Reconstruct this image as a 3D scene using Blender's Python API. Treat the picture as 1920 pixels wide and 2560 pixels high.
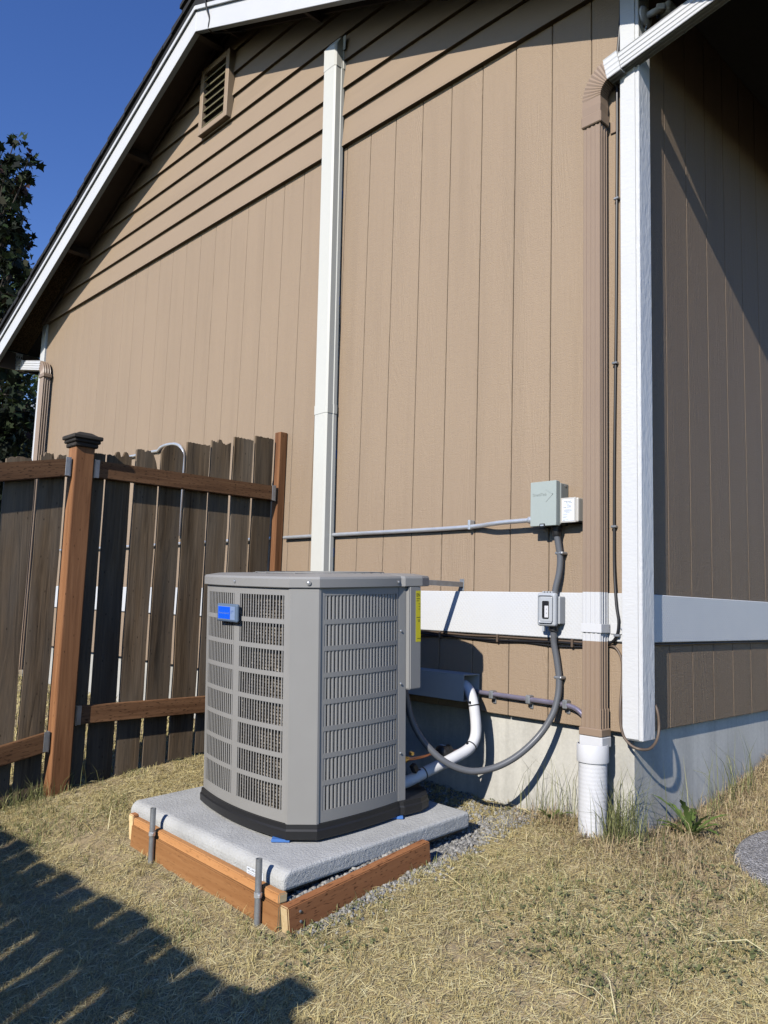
import bpy, bmesh, math, random
import numpy as np
from mathutils import Vector, Matrix

random.seed(7)
rng = np.random.default_rng(11)
for o in list(bpy.data.objects):
    bpy.data.objects.remove(o, do_unlink=True)
SC = bpy.context.scene
COL = SC.collection
R = math.radians

# ------------------------------------------------------------------ camera
cam_d = bpy.data.cameras.new('camera')
cam = bpy.data.objects.new('camera', cam_d)
COL.objects.link(cam)
YAW, PITCH, ROLL = 0.8059, 0.1168, 0.0317
fw = Vector((-math.sin(YAW)*math.cos(PITCH), math.cos(YAW)*math.cos(PITCH), math.sin(PITCH)))
rt = fw.cross(Vector((0, 0, 1))).normalized()
up = rt.cross(fw)
rt2 = rt*math.cos(ROLL) + up*math.sin(ROLL)
up2 = up*math.cos(ROLL) - rt*math.sin(ROLL)
M = Matrix((rt2, up2, -fw)).transposed().to_4x4()
M.translation = Vector((1.4947, -2.8242, 1.4))
cam.matrix_world = M
cam_d.sensor_fit = 'VERTICAL'
cam_d.sensor_height = 24.0
cam_d.lens = 24.0*1972.9/2560.0
cam_d.clip_start = 0.02
cam_d.clip_end = 2000
SC.camera = cam

# ------------------------------------------------------------------ sky, sun, exposure
SUNV = Vector((-0.25, 1.0, -0.64)).normalized()          # direction the light travels
ELEV = math.asin(-SUNV.z)
world = bpy.data.worlds.new('World')
SC.world = world
world.use_nodes = True
wn = world.node_tree
bg = wn.nodes['Background']
sky = wn.nodes.new('ShaderNodeTexSky')
sky.sky_type = 'NISHITA'
sky.sun_disc = False
sky.sun_elevation = ELEV
sky.sun_rotation = math.atan2(-SUNV.x, -SUNV.y)
sky.altitude = 100
sky.air_density = 1.0
sky.dust_density = 0.0
sky.ozone_density = 3.0
hsv = wn.nodes.new('ShaderNodeHueSaturation')
hsv.inputs['Saturation'].default_value = 1.22
hsv.inputs['Hue'].default_value = 0.518
wn.links.new(sky.outputs[0], hsv.inputs['Color'])
wn.links.new(hsv.outputs[0], bg.inputs['Color'])
bg.inputs['Strength'].default_value = 0.15
sun_d = bpy.data.lights.new('sun', 'SUN')
sun_d.energy = 5.0
sun_d.angle = R(0.53)
sun_d.color = (1.0, 0.955, 0.885)
sun = bpy.data.objects.new('sun', sun_d)
COL.objects.link(sun)
sun.rotation_euler = SUNV.to_track_quat('-Z', 'Y').to_euler()
sun.location = (3, -8, 9)
vs = SC.view_settings
vs.view_transform = 'Standard'
vs.look = 'None'
vs.exposure = 0.10
vs.gamma = 1.0
vs.use_curve_mapping = False
SC.render.engine = 'CYCLES'
SC.render.resolution_x = 768
SC.render.resolution_y = 1024
SC.cycles.max_bounces = 8
SC.cycles.diffuse_bounces = 0

# ------------------------------------------------------------------ material helpers
class NT:
    def __init__(s, name):
        s.m = bpy.data.materials.new(name)
        s.m.use_nodes = True
        s.t = s.m.node_tree
        s.b = s.t.nodes['Principled BSDF']
    def n(s, typ, **kw):
        nd = s.t.nodes.new(typ)
        for k, v in kw.items():
            if k.startswith('i_'):
                nd.inputs[k[2:].replace('_', ' ')].default_value = v
            else:
                setattr(nd, k, v)
        return nd
    def l(s, a, b):
        s.t.links.new(a, b)
    def coords(s, scale=(1, 1, 1), kind='Object', rnd=0.0):
        tc = s.n('ShaderNodeTexCoord')
        mp = s.n('ShaderNodeMapping')
        mp.inputs['Scale'].default_value = scale
        s.l(tc.outputs[kind], mp.inputs['Vector'])
        if rnd:
            oi = s.n('ShaderNodeObjectInfo')
            mu = s.n('ShaderNodeVectorMath', operation='SCALE')
            mu.inputs[0].default_value = (rnd, rnd*1.7, rnd*2.3)
            s.l(oi.outputs['Random'], mu.inputs['Scale'])
            s.l(mu.outputs[0], mp.inputs['Location'])
        return mp.outputs[0]
    def noise(s, vec, scale=1, detail=4, rough=.55, dist=0.0):
        nd = s.n('ShaderNodeTexNoise')
        nd.inputs['Scale'].default_value = scale
        nd.inputs['Detail'].default_value = detail
        nd.inputs['Roughness'].default_value = rough
        nd.inputs['Distortion'].default_value = dist
        s.l(vec, nd.inputs['Vector'])
        return nd.outputs['Fac']
    def ramp(s, fac, stops):
        nd = s.n('ShaderNodeValToRGB')
        cr = nd.color_ramp
        while len(cr.elements) < len(stops):
            cr.elements.new(0.5)
        for e, (p, c) in zip(cr.elements, stops):
            e.position = p
            e.color = (c[0], c[1], c[2], 1) if not isinstance(c, (int, float)) else (c, c, c, 1)
        s.l(fac, nd.inputs['Fac'])
        return nd.outputs['Color']
    def mix(s, a, b, fac, typ='MIX'):
        nd = s.n('ShaderNodeMix', data_type='RGBA', blend_type=typ)
        for sock, v in ((nd.inputs[6], a), (nd.inputs[7], b), (nd.inputs[0], fac)):
            if hasattr(v, 'is_output') or isinstance(v, bpy.types.NodeSocket):
                s.l(v, sock)
            elif isinstance(v, (int, float)):
                sock.default_value = v if sock.type == 'VALUE' else (v, v, v, 1)
            else:
                sock.default_value = (v[0], v[1], v[2], 1)
        return nd.outputs[2]
    def math(s, op, a, b=0.0):
        nd = s.n('ShaderNodeMath', operation=op)
        for sock, v in ((nd.inputs[0], a), (nd.inputs[1], b)):
            if isinstance(v, bpy.types.NodeSocket):
                s.l(v, sock)
            else:
                sock.default_value = v
        return nd.outputs[0]
    def bump(s, h, strength=.5, dist=.002, chain=None):
        nd = s.n('ShaderNodeBump')
        nd.inputs['Strength'].default_value = strength
        nd.inputs['Distance'].default_value = dist
        s.l(h, nd.inputs['Height'])
        if chain is not None:
            s.l(chain, nd.inputs['Normal'])
        return nd.outputs[0]
    def out(s, color=None, rough=None, normal=None, metal=None, spec=None):
        for k, v in (('Base Color', color), ('Roughness', rough), ('Normal', normal), ('Metallic', metal), ('Specular IOR Level', spec)):
            if v is None:
                continue
            if isinstance(v, bpy.types.NodeSocket):
                s.l(v, s.b.inputs[k])
            elif k == 'Base Color':
                s.b.inputs[k].default_value = (v[0], v[1], v[2], 1)
            else:
                s.b.inputs[k].default_value = v
        return s.m

def stretch(axis, across, along):
    return {'X': (along, across, across), 'Y': (across, along, across), 'Z': (across, across, along)}[axis]

def siding_mat(name, col, axis, bump=.75, dist=.0035):
    t = NT(name)
    v = t.coords(stretch(axis, 55, 5), rnd=9)
    v2 = t.coords(stretch(axis, 11, 1.1), rnd=7)
    g = t.noise(v, 1, 5, .6, 1.0)
    wv = t.n('ShaderNodeTexNoise'); t.l(v2, wv.inputs['Vector'])
    wv.inputs['Scale'].default_value = 1.0; wv.inputs['Detail'].default_value = 1.5; wv.inputs['Distortion'].default_value = .6
    rings = t.math('FRACT', t.math('MULTIPLY', wv.outputs['Fac'], 16.0))
    rings = t.math('ABSOLUTE', t.math('SUBTRACT', rings, .5))
    mask = t.ramp(t.noise(t.coords(stretch(axis, 6, 1.0), rnd=5), 1, 2), [(.42, 0), (.62, 1)])
    rings = t.math('MULTIPLY', rings, mask)
    f = t.noise(t.coords((1, 1, 1), rnd=3), 210, 3, .6)
    rp = t.math('MULTIPLY', t.noise(t.coords(stretch(axis, 16, 95), rnd=11), 1, 3, .6, 1.5), .7)
    g = t.math('ADD', g, rp)
    h = t.math('ADD', t.math('MULTIPLY', g, .6), t.math('ADD', t.math('MULTIPLY', rings, .7), t.math('MULTIPLY', f, .75)))
    big = t.noise(t.coords((1, 1, .6), kind='Object'), 1.3, 3)
    c = t.mix([x*.93 for x in col], [min(1, x*1.06) for x in col], big)
    crv = t.ramp(h, [(.6, .86), (1.0, 1.0)])
    c = t.mix(c, crv, .35, 'MULTIPLY')
    stn = t.ramp(t.noise(t.coords(stretch(axis, 9, .5), rnd=0), 1, 4, .6), [(.5, 1.0), (.75, .86)])
    c = t.mix(c, stn, .6, 'MULTIPLY')
    vo = t.n('ShaderNodeTexVoronoi'); t.l(t.coords((5.5, 5.5, 5.5)), vo.inputs['Vector'])
    sp_ = t.ramp(vo.outputs['Distance'], [(.016, 1), (.028, 0)])
    c = t.mix(c, [x*.35 for x in col], t.math('MULTIPLY', sp_, .8))
    return t.out(c, .62, t.bump(h, bump, dist), spec=.3)

def paint_mat(name, col, rough=.5, bump=.12, dist=.0008, scale=90, dirt=.06, spec=.4, stretchv=(1, 1, 1)):
    t = NT(name)
    f = t.noise(t.coords(stretchv, rnd=3), scale, 4, .6)
    d = t.noise(t.coords((1, 1, 1), rnd=4), 5, 5, .65)
    c = t.mix([x*(1-dirt) for x in col], [min(1, x*(1+dirt*.5)) for x in col], d)
    rg = t.math('ADD', t.math('MULTIPLY', d, .18), rough-.09)
    return t.out(c, rg, t.bump(f, bump, dist), spec=spec)

def wood_mat(name, axis, dark, light, grain=40, rough=.75, bump=.5, dashes=0.0, knots=True, grey=None, greyfac=.5):
    t = NT(name)
    v = t.coords(stretch(axis, grain, grain*.045), rnd=13)
    g = t.noise(v, 1, 6, .62, 1.6)
    v2 = t.coords(stretch(axis, grain*.25, grain*.02), rnd=6)
    b = t.noise(v2, 1, 3, .5, .8)
    fac = t.math('ADD', t.math('MULTIPLY', g, .62), t.math('MULTIPLY', b, .45))
    c = t.ramp(fac, [(.36, dark), (.52, [(a+q)/2 for a, q in zip(dark, light)]), (.68, light)])
    if grey is not None:
        gm = t.ramp(t.noise(t.coords(stretch(axis, 7, 1.2), rnd=8), 1, 5, .6), [(.35, 0), (.7, greyfac)])
        c = t.mix(c, grey, gm)
    oi = t.n('ShaderNodeObjectInfo')
    tone = t.math('ADD', t.math('MULTIPLY', oi.outputs['Random'], .62), .62)
    tn = t.n('ShaderNodeCombineColor'); 
    for i in range(3): t.l(tone, tn.inputs[i])
    c = t.mix(c, tn.outputs[0], 1.0, 'MULTIPLY')
    if knots:
        vo = t.n('ShaderNodeTexVoronoi'); t.l(t.coords(stretch(axis, 7.5, 3.0), rnd=4), vo.inputs['Vector'])
        k = t.ramp(vo.outputs['Distance'], [(.05, 1), (.12, 0)])
        c = t.mix(c, [x*.35 for x in dark], t.math('MULTIPLY', k, .75))
    h = g
    if dashes:
        vd = t.coords(stretch(axis, 230, 42), rnd=2)
        dn = t.noise(vd, 1, 0, .5, 0)
        dm = t.ramp(dn, [(.68, 0), (.72, 1)])
        c = t.mix(c, [x*.3 for x in dark], t.math('MULTIPLY', dm, dashes))
    return t.out(c, rough, t.bump(h, bump, .0018), spec=.25)

def metal_mat(name, col, rough=.35, metal=1.0, var=.1):
    t = NT(name)
    d = t.noise(t.coords((1, 1, 1), rnd=3), 25, 4, .6)
    c = t.mix([x*(1-var*2) for x in col], [min(1, x*(1+var)) for x in col], d)
    rg = t.math('ADD', t.math('MULTIPLY', d, .25), rough-.12)
    return t.out(c, rg, None, metal)

def plain(name, col, rough=.5, metal=0.0, spec=.4, var=.05):
    t = NT(name)
    d = t.noise(t.coords((1, 1, 1), rnd=2), 30, 3, .6)
    c = t.mix([x*(1-var) for x in col], [min(1, x*(1+var)) for x in col], d)
    return t.out(c, rough, t.bump(d, .05, .0006), metal, spec)

def concrete_mat(name, col, pits=.6, scale=1.0):
    t = NT(name)
    b = t.noise(t.coords((1.2, 1.2, .8)), 2.2*scale, 6, .62)
    f = t.noise(t.coords((1, 1, 1)), 70*scale, 5, .65)
    st = t.noise(t.coords((14, 14, .7)), 1.0, 4, .6)
    c = t.ramp(b, [(.3, [x*.72 for x in col]), (.5, col), (.72, [min(1, x*1.16) for x in col])])
    c = t.mix(c, t.ramp(f, [(.3, .8), (.7, 1.08)]), .5, 'MULTIPLY')
    c = t.mix(c, t.ramp(st, [(.4, 1.0), (.75, .70)]), .7, 'MULTIPLY')
    vo = t.n('ShaderNodeTexVoronoi'); t.l(t.coords((17, 17, 17)), vo.inputs['Vector'])
    pm = t.ramp(vo.outputs['Distance'], [(.06, 1), (.11, 0)])
    pm = t.math('MULTIPLY', pm, t.ramp(t.noise(t.coords((1, 1, 1)), 11, 2), [(.45, 0), (.6, 1)]))
    c = t.mix(c, [x*.35 for x in col], t.math('MULTIPLY', pm, pits))
    h = t.math('SUBTRACT', t.math('MULTIPLY', f, .4), t.math('MULTIPLY', pm, 1.0))
    return t.out(c, .85, t.bump(h, .5, .003), spec=.2)

TAN = (.336, .248, .168)
MAT = {}
MAT['siding_v'] = siding_mat('tan_siding_vertical', TAN, 'Z')
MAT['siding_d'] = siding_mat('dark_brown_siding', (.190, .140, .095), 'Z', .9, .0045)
MAT['siding_h'] = siding_mat('tan_siding_lap', (.328, .243, .165), 'X', .35, .002)
MAT['tan_paint'] = paint_mat('tan_paint', TAN, .55, .15, .001, 60, .07)
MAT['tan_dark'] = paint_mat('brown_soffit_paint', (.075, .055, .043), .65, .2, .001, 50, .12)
MAT['white_trim'] = paint_mat('white_trim_paint', (.61, .61, .60), .45, .55, .003, 34, .05, stretchv=(1, 1, 3))
MAT['white_rough'] = paint_mat('white_rough_corner', (.62, .62, .615), .45, .8, .005, 60, .05, stretchv=(1, 1, .35))
MAT['white_smooth'] = paint_mat('white_smooth_paint', (.62, .62, .615), .42, .06, .0006, 40, .05)

def band_mat():
    t = NT('white_woven_band')
    v = t.coords((1, 1, 1))
    ck = t.n('ShaderNodeTexWave', wave_type='BANDS', bands_direction='DIAGONAL')
    ck.inputs['Scale'].default_value = 34; ck.inputs['Distortion'].default_value = 1.5
    ck.inputs['Detail'].default_value = 1
    t.l(v, ck.inputs['Vector'])
    v2 = t.coords((-1, -1, 1))
    ck2 = t.n('ShaderNodeTexWave', wave_type='BANDS', bands_direction='DIAGONAL')
    ck2.inputs['Scale'].default_value = 34; ck2.inputs['Distortion'].default_value = 1.5
    t.l(v2, ck2.inputs['Vector'])
    h = t.math('MULTIPLY', ck.outputs['Fac'], ck2.outputs['Fac'])
    d = t.noise(t.coords((1, 1, 1)), 4, 5, .6)
    c = t.mix((.56, .57, .575), (.635, .635, .625), d)
    return t.out(c, .5, t.bump(t.math('MULTIPLY', h, t.noise(t.coords((1, 1, 1)), 7, 3)), .35, .0022), spec=.3)
MAT['band'] = band_mat()
MAT['concrete'] = concrete_mat('foundation_concrete', (.56, .54, .48), .8)
MAT['fence_wood'] = wood_mat('weathered_fence_board', 'Z', (.026, .017, .009), (.235, .157, .088), 38, .85, .9, grey=(.205, .168, .124), greyfac=.7)
MAT['fence_top'] = MAT['fence_wood']
MAT['rail_wood'] = wood_mat('treated_rail_wood', 'Y', (.12, .056, .026), (.29, .15, .072), 34, .7, .5, dashes=.75)
MAT['post_wood'] = wood_mat('stained_post_wood', 'Z', (.15, .060, .024), (.38, .18, .08), 30, .7, .5)
MAT['cap_wood'] = wood_mat('dark_cap_wood', 'Y', (.02, .018, .016), (.075, .065, .055), 40, .85, .7)
MAT['new_x'] = wood_mat('new_timber_x', 'X', (.40, .17, .06), (.62, .31, .125), 22, .7, .35, dashes=.3)
MAT['new_y'] = wood_mat('new_timber_y', 'Y', (.30, .115, .045), (.47, .205, .085), 22, .7, .35, dashes=.8)
MAT['end_grain'] = wood_mat('end_grain', 'Y', (.62, .43, .20), (.80, .62, .36), 60, .8, .4, knots=False)
MAT['osb'] = None
def osb():
    t = NT('osb_sheathing')
    vo = t.n('ShaderNodeTexVoronoi'); t.l(t.coords((14, 30, 14)), vo.inputs['Vector'])
    vo.inputs['Randomness'].default_value = 1
    sep = t.n('ShaderNodeSeparateColor'); t.l(vo.outputs['Color'], sep.inputs[0])
    c = t.ramp(sep.outputs[0], [(.1, (.16, .095, .045)), (.6, (.30, .19, .095)), (.9, (.42, .29, .16))])
    return t.out(c, .8, t.bump(sep.outputs[1], .3, .001), spec=.2)
MAT['osb'] = osb()
MAT['shingle'] = plain('dark_shingle', (.018, .018, .02), .9, var=.4)
MAT['galv'] = metal_mat('galvanised_steel', (.66, .68, .70), .35, .55)
MAT['galv_dull'] = metal_mat('dull_zinc', (.36, .375, .39), .45, .6, .2)
MAT['purple_emt'] = metal_mat('purple_tinted_conduit', (.38, .345, .44), .3, .6, .15)
MAT['ac_paint'] = paint_mat('warm_grey_enamel', (.30, .293, .276), .40, .04, .0006, 40, .09, .5)
MAT['ac_dark'] = paint_mat('grey_enamel_panel', (.28, .277, .267), .38, .04, .0006, 40, .09, .5)
MAT['black_plastic'] = paint_mat('black_plastic', (.018, .018, .019), .45, .05, .0005, 60, .2, .4)
MAT['black_rubber'] = plain('black_rubber', (.012, .012, .014), .45)
MAT['brown_cable'] = plain('brown_cable', (.12, .085, .06), .5)
MAT['flex_grey'] = plain('grey_flex_conduit', (.12, .125, .135), .35)
MAT['pvc_white'] = plain('white_pvc', (.62, .62, .625), .4)
MAT['wrap_white'] = paint_mat('white_wrap_tape', (.68, .68, .69), .4, .35, .003, 25, .04)
MAT['duct_white'] = plain('ivory_duct', (.60, .59, .53), .38, var=.03)
MAT['duct_shaded'] = plain('ivory_duct_shaded', (.52, .525, .51), .45)  # ivory cover colour greyed for the shadow behind the unit
MAT['box_grey'] = plain('grey_green_enamel', (.36, .40, .37), .4, var=.03)
MAT['box_side'] = plain('grey_steel_side', (.26, .275, .26), .45)
MAT['outlet_grey'] = plain('outlet_grey_plastic', (.42, .44, .46), .35, var=.03)
MAT['clear'] = plain('cloudy_clear_plastic', (.52, .49, .44), .2, spec=.6)
MAT['label_white'] = plain('white_label', (.78, .82, .86), .4, var=.02)
MAT['ink'] = plain('black_ink', (.02, .02, .025), .6)
MAT['ink_grey'] = plain('grey_ink', (.22, .23, .26), .6)
MAT['yellow'] = plain('yellow_label', (.72, .62, .03), .4, var=.04)
MAT['blue_badge'] = plain('bright_blue_badge', (.006, .105, .75), .3, var=.03)
MAT['badge_rim'] = plain('grey_blue_rim', (.12, .17, .24), .4)
MAT['badge_side'] = plain('silver_blue', (.22, .30, .46), .35)
MAT['badge_text'] = plain('badge_lettering', (.16, .27, .62), .4)
MAT['blue_foam'] = plain('blue_foam', (.07, .19, .50), .6)
MAT['copper'] = metal_mat('copper_pipe', (.70, .32, .17), .35)
MAT['brass'] = metal_mat('brass_valve', (.75, .52, .18), .35)
MAT['void_shade'] = plain('vent_interior_shade', (.02, .02, .02), .9)  # near-black sheet colour standing in for shade behind the vent slats
MAT['vent_slat'] = paint_mat('olive_vent_slat', (.33, .29, .17), .6, .1, .001, 60, .08)
MAT['downspout'] = paint_mat('tan_downspout', (.30, .215, .15), .38, .04, .0005, 30, .06, .5)
MAT['stamped'] = MAT['ac_paint']

def coil_mat():
    t = NT('condenser_coil')
    v = t.coords((130, 130, 55))
    n1 = t.noise(v, 1, 3, .6, 1.0)
    n2 = t.noise(t.coords((22, 22, 7)), 1, 3, .6, .5)
    wv = t.n('ShaderNodeTexWave', wave_type='BANDS', bands_direction='Z')
    wv.inputs['Scale'].default_value = 26; wv.inputs['Distortion'].default_value = 3; wv.inputs['Detail'].default_value = 2
    t.l(t.coords((1, 1, 1)), wv.inputs['Vector'])
    c = t.ramp(n1, [(.30, (.02, .017, .014)), (.52, (.20, .165, .125)), (.72, (.62, .56, .47))])
    c = t.mix(c, (.02, .017, .015), t.ramp(n2, [(.42, 0), (.62, .8)]))
    h = t.math('ADD', n1, t.math('MULTIPLY', wv.outputs['Fac'], .8))
    return t.out(c, .45, t.bump(h, 1.0, .006), .3)
MAT['coil'] = coil_mat()

def pad_mat():
    t = NT('stippled_pad')
    f = t.noise(t.coords((1, 1, 1)), 95, 4, .6, .8)
    b = t.noise(t.coords((1, 1, 1)), 5, 5, .6)
    c = t.ramp(b, [(.3, (.40, .40, .385)), (.6, (.50, .50, .48)), (.8, (.58, .58, .555))])
    c = t.mix(c, t.ramp(f, [(.3, .82), (.65, 1.05)]), .2, 'MULTIPLY')
    return t.out(c, .8, t.bump(f, .75, .006), spec=.2)
MAT['pad'] = pad_mat()

def soil_mat():
    t = NT('dry_soil')
    b = t.noise(t.coords((1, 1, 1)), 2.0, 6, .65)
    f = t.noise(t.coords((1, 1, 1)), 60, 6, .7)
    c = t.ramp(b, [(.3, (.33, .25, .14)), (.5, (.46, .36, .21)), (.72, (.58, .46, .28))])
    c = t.mix(c, t.ramp(f, [(.3, .6), (.7, 1.15)]), .7, 'MULTIPLY')
    return t.out(c, .95, t.bump(f, .8, .012), spec=.1)
MAT['soil'] = soil_mat()

def blade_mat(name, stops, trans=.25, patch=None):
    t = NT(name)
    g = t.n('ShaderNodeNewGeometry')
    c = t.ramp(g.outputs['Random Per Island'], stops)
    if patch:
        pn = t.noise(t.coords((1, 1, 1)), 1.1, 4, .6)
        c = t.mix(c, patch, t.ramp(pn, [(.42, 0), (.62, .75)]))
    t.out(c, .65, spec=.25)
    tr = t.n('ShaderNodeBsdfTranslucent')
    t.l(c, tr.inputs['Color'])
    mx = t.n('ShaderNodeMixShader'); mx.inputs[0].default_value = trans
    t.l(t.b.outputs[0], mx.inputs[1]); t.l(tr.outputs[0], mx.inputs[2])
    t.l(mx.outputs[0], t.t.nodes['Material Output'].inputs['Surface'])
    return t.m
MAT['straw'] = blade_mat('dry_straw', [(0, (.50, .37, .16)), (.35, (.72, .585, .275)), (.7, (.83, .71, .37)), (1, (.90, .82, .50))], .3)
MAT['dry_olive'] = blade_mat('olive_dry_grass', [(0, (.40, .32, .13)), (.5, (.60, .50, .215)), (1, (.74, .64, .32))], .2)
MAT['green'] = blade_mat('green_grass', [(0, (.13, .155, .05)), (.5, (.25, .265, .10)), (1, (.44, .42, .20))], .3)
MAT['rust'] = blade_mat('rusty_dry_grass', [(0, (.28, .18, .10)), (.5, (.48, .36, .20)), (1, (.66, .54, .33))], .2)
MAT['clover'] = blade_mat('clover_leaf', [(0, (.13, .15, .06)), (.5, (.21, .225, .10)), (1, (.32, .31, .165))], .25)
MAT['weed'] = blade_mat('weed_leaf', [(0, (.10, .17, .04)), (1, (.20, .27, .075))], .35)
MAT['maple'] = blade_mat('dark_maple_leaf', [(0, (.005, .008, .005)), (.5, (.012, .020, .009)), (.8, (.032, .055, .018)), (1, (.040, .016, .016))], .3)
MAT['evergreen'] = blade_mat('shaded_evergreen_leaf', [(0, (.006, .010, .005)), (.7, (.018, .026, .012)), (1, (.10, .11, .05))], .15)  # leaf colours kept near black, the trees' shade is put into them
MAT['pale_leaf'] = blade_mat('pale_far_leaf', [(0, (.08, .13, .05)), (1, (.20, .25, .11))], .3)
MAT['bark'] = plain('dark_bark', (.05, .04, .03), .9, var=.3)
MAT['far_wall'] = plain('dark_teal_wall', (.018, .034, .036), .8)
MAT['glass'] = plain('dark_glass', (.02, .025, .03), .1, spec=.8)

def gravel_mat():
    t = NT('grey_gravel')
    g = t.n('ShaderNodeNewGeometry')
    c = t.ramp(g.outputs['Random Per Island'], [(0, (.13, .125, .115)), (.5, (.26, .25, .23)), (1, (.40, .385, .35))])
    return t.out(c, .9, spec=.15)
MAT['gravel'] = gravel_mat()
def agg_mat():
    t = NT('exposed_aggregate')
    vo = t.n('ShaderNodeTexVoronoi'); t.l(t.coords((42, 42, 42)), vo.inputs['Vector'])
    sep = t.n('ShaderNodeSeparateColor'); t.l(vo.outputs['Color'], sep.inputs[0])
    c = t.ramp(sep.outputs[0], [(.0, (.20, .19, .175)), (.5, (.42, .395, .37)), (.85, (.58, .55, .52)), (1, (.82, .80, .76))])
    c = t.mix(c, (.16, .12, .09), t.ramp(t.noise(t.coords((1, 1, 1)), 6, 5), [(.58, 0), (.75, .45)]))
    h = t.math('SUBTRACT', 1.0, vo.outputs['Distance'])
    return t.out(c, .8, t.bump(h, 1.0, .012), spec=.25)
MAT['aggregate'] = agg_mat()

# ------------------------------------------------------------------ object helpers
def link(name, me, mat=None, parent=None):
    o = bpy.data.objects.new(name, me)
    COL.objects.link(o)
    if mat is not None and me is not None:
        if len(me.materials) == 0:
            me.materials.append(MAT[mat] if isinstance(mat, str) else mat)
    if parent is not None:
        o.parent = parent
    return o

def tag(o, label, cat, group=None, kind=None):
    if label: o['label'] = label
    if cat: o['category'] = cat
    if group: o['group'] = group
    if kind: o['kind'] = kind
    return o

def empty(name, label, cat, loc=(0, 0, 0), rot=(0, 0, 0), group=None):
    o = bpy.data.objects.new(name, None)
    COL.objects.link(o)
    o.empty_display_size = .05
    o.location = loc
    o.rotation_euler = rot
    return tag(o, label, cat, group)

def pydata(name, vs, fs, mat, parent=None, smooth=False):
    me = bpy.data.meshes.new(name)
    me.from_pydata([tuple(v) for v in vs], [], [tuple(f) for f in fs])
    me.update()
    if smooth:
        me.polygons.foreach_set('use_smooth', [True]*len(me.polygons))
        me.set_sharp_from_angle(angle=R(40))
    return link(name, me, mat, parent)

def from_bm(name, bm, mat, parent=None, smooth=False):
    bmesh.ops.recalc_face_normals(bm, faces=bm.faces)
    me = bpy.data.meshes.new(name)
    bm.to_mesh(me); bm.free()
    if smooth:
        me.polygons.foreach_set('use_smooth', [True]*len(me.polygons))
        me.set_sharp_from_angle(angle=R(40))
    return link(name, me, mat, parent)

def bm_box(bm, x0, x1, y0, y1, z0, z1, mtx=None):
    vs = [bm.verts.new((x, y, z)) for x in (x0, x1) for y in (y0, y1) for z in (z0, z1)]
    if mtx is not None:
        for v in vs: v.co = mtx @ v.co
    q = [(0, 1, 3, 2), (4, 6, 7, 5), (0, 4, 5, 1), (2, 3, 7, 6), (0, 2, 6, 4), (1, 5, 7, 3)]
    return vs, [bm.faces.new([vs[i] for i in f]) for f in q]

def box(name, x0, x1, y0, y1, z0, z1, mat, parent=None, bev=0.0, seg=1, mtx=None):
    bm = bmesh.new()
    bm_box(bm, x0, x1, y0, y1, z0, z1, mtx)
    if bev:
        bmesh.ops.bevel(bm, geom=bm.edges[:], offset=bev, segments=seg, affect='EDGES', profile=.5)
    return from_bm(name, bm, mat, parent)

def prism(name, poly, axis, a0, a1, mat, parent=None, bev=0.0, seg=1):
    """poly: 2D points; axis: the extrusion axis ('X','Y','Z')."""
    bm = bmesh.new()
    def P(u, v, a):
        return {'X': (a, u, v), 'Y': (u, a, v), 'Z': (u, v, a)}[axis]
    lo = [bm.verts.new(P(u, v, a0)) for u, v in poly]
    hi = [bm.verts.new(P(u, v, a1)) for u, v in poly]
    n = len(poly)
    bm.faces.new(lo); bm.faces.new(hi[::-1])
    for i in range(n):
        bm.faces.new((lo[i], lo[(i+1) % n], hi[(i+1) % n], hi[i]))
    if bev:
        bmesh.ops.recalc_face_normals(bm, faces=bm.faces)
        bmesh.ops.bevel(bm, geom=bm.edges[:], offset=bev, segments=seg, affect='EDGES', profile=.5)
    return from_bm(name, bm, mat, parent)

def smooth_path(pts, n=8):
    pts = [Vector(p) for p in pts]
    if len(pts) < 3: return pts
    P = [pts[0]*2-pts[1]] + pts + [pts[-1]*2-pts[-2]]
    out = []
    for i in range(1, len(P)-2):
        for k in range(n):
            t = k/n
            a, b, c, d = P[i-1], P[i], P[i+1], P[i+2]
            out.append(.5*((2*b) + (c-a)*t + (2*a-5*b+4*c-d)*t*t + (3*b-a-3*c+d)*t**3))
    out.append(pts[-1])
    return out

def resample(path, step):
    out = [path[0]]
    acc = 0.0
    for a, b in zip(path[:-1], path[1:]):
        L = (b-a).length
        while acc + L >= step:
            t = (step-acc)/L
            a = a.lerp(b, t); out.append(a.copy()); L = (b-a).length; acc = 0.0
        acc += L
    if (out[-1]-path[-1]).length > step*.3: out.append(path[-1])
    return out

def sweep(name, path, profile, mat, parent=None, smooth=False, up_hint=(0, -1, 0), scale=None, caps=True):
    """profile: closed 2D list; x along side, y along hint."""
    path = [Vector(p) for p in path]
    vs, fs = [], []
    m = len(profile)
    hint = Vector(up_hint)
    prev = None
    for i, p in enumerate(path):
        t = (path[min(i+1, len(path)-1)] - path[max(i-1, 0)]).normalized()
        h = hint if prev is None else prev
        n = (h - t*h.dot(t))
        if n.length < 1e-5: n = Vector((1, 0, 0)) - t*t.x
        n.normalize(); prev = n
        s = n.cross(t)
        k = 1.0 if scale is None else scale(i)
        for u, v in profile:
            vs.append(p + s*(u*k) + n*(v*k))
    for i in range(len(path)-1):
        for j in range(m):
            a, b = i*m+j, i*m+(j+1) % m
            fs.append((a, b, b+m, a+m))
    if caps:
        fs.append(tuple(range(m))[::-1]); fs.append(tuple(range((len(path)-1)*m, len(path)*m)))
    return pydata(name, vs, fs, mat, parent, smooth)

def circ(r, n=10):
    return [(r*math.cos(2*math.pi*i/n), r*math.sin(2*math.pi*i/n)) for i in range(n)]

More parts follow.
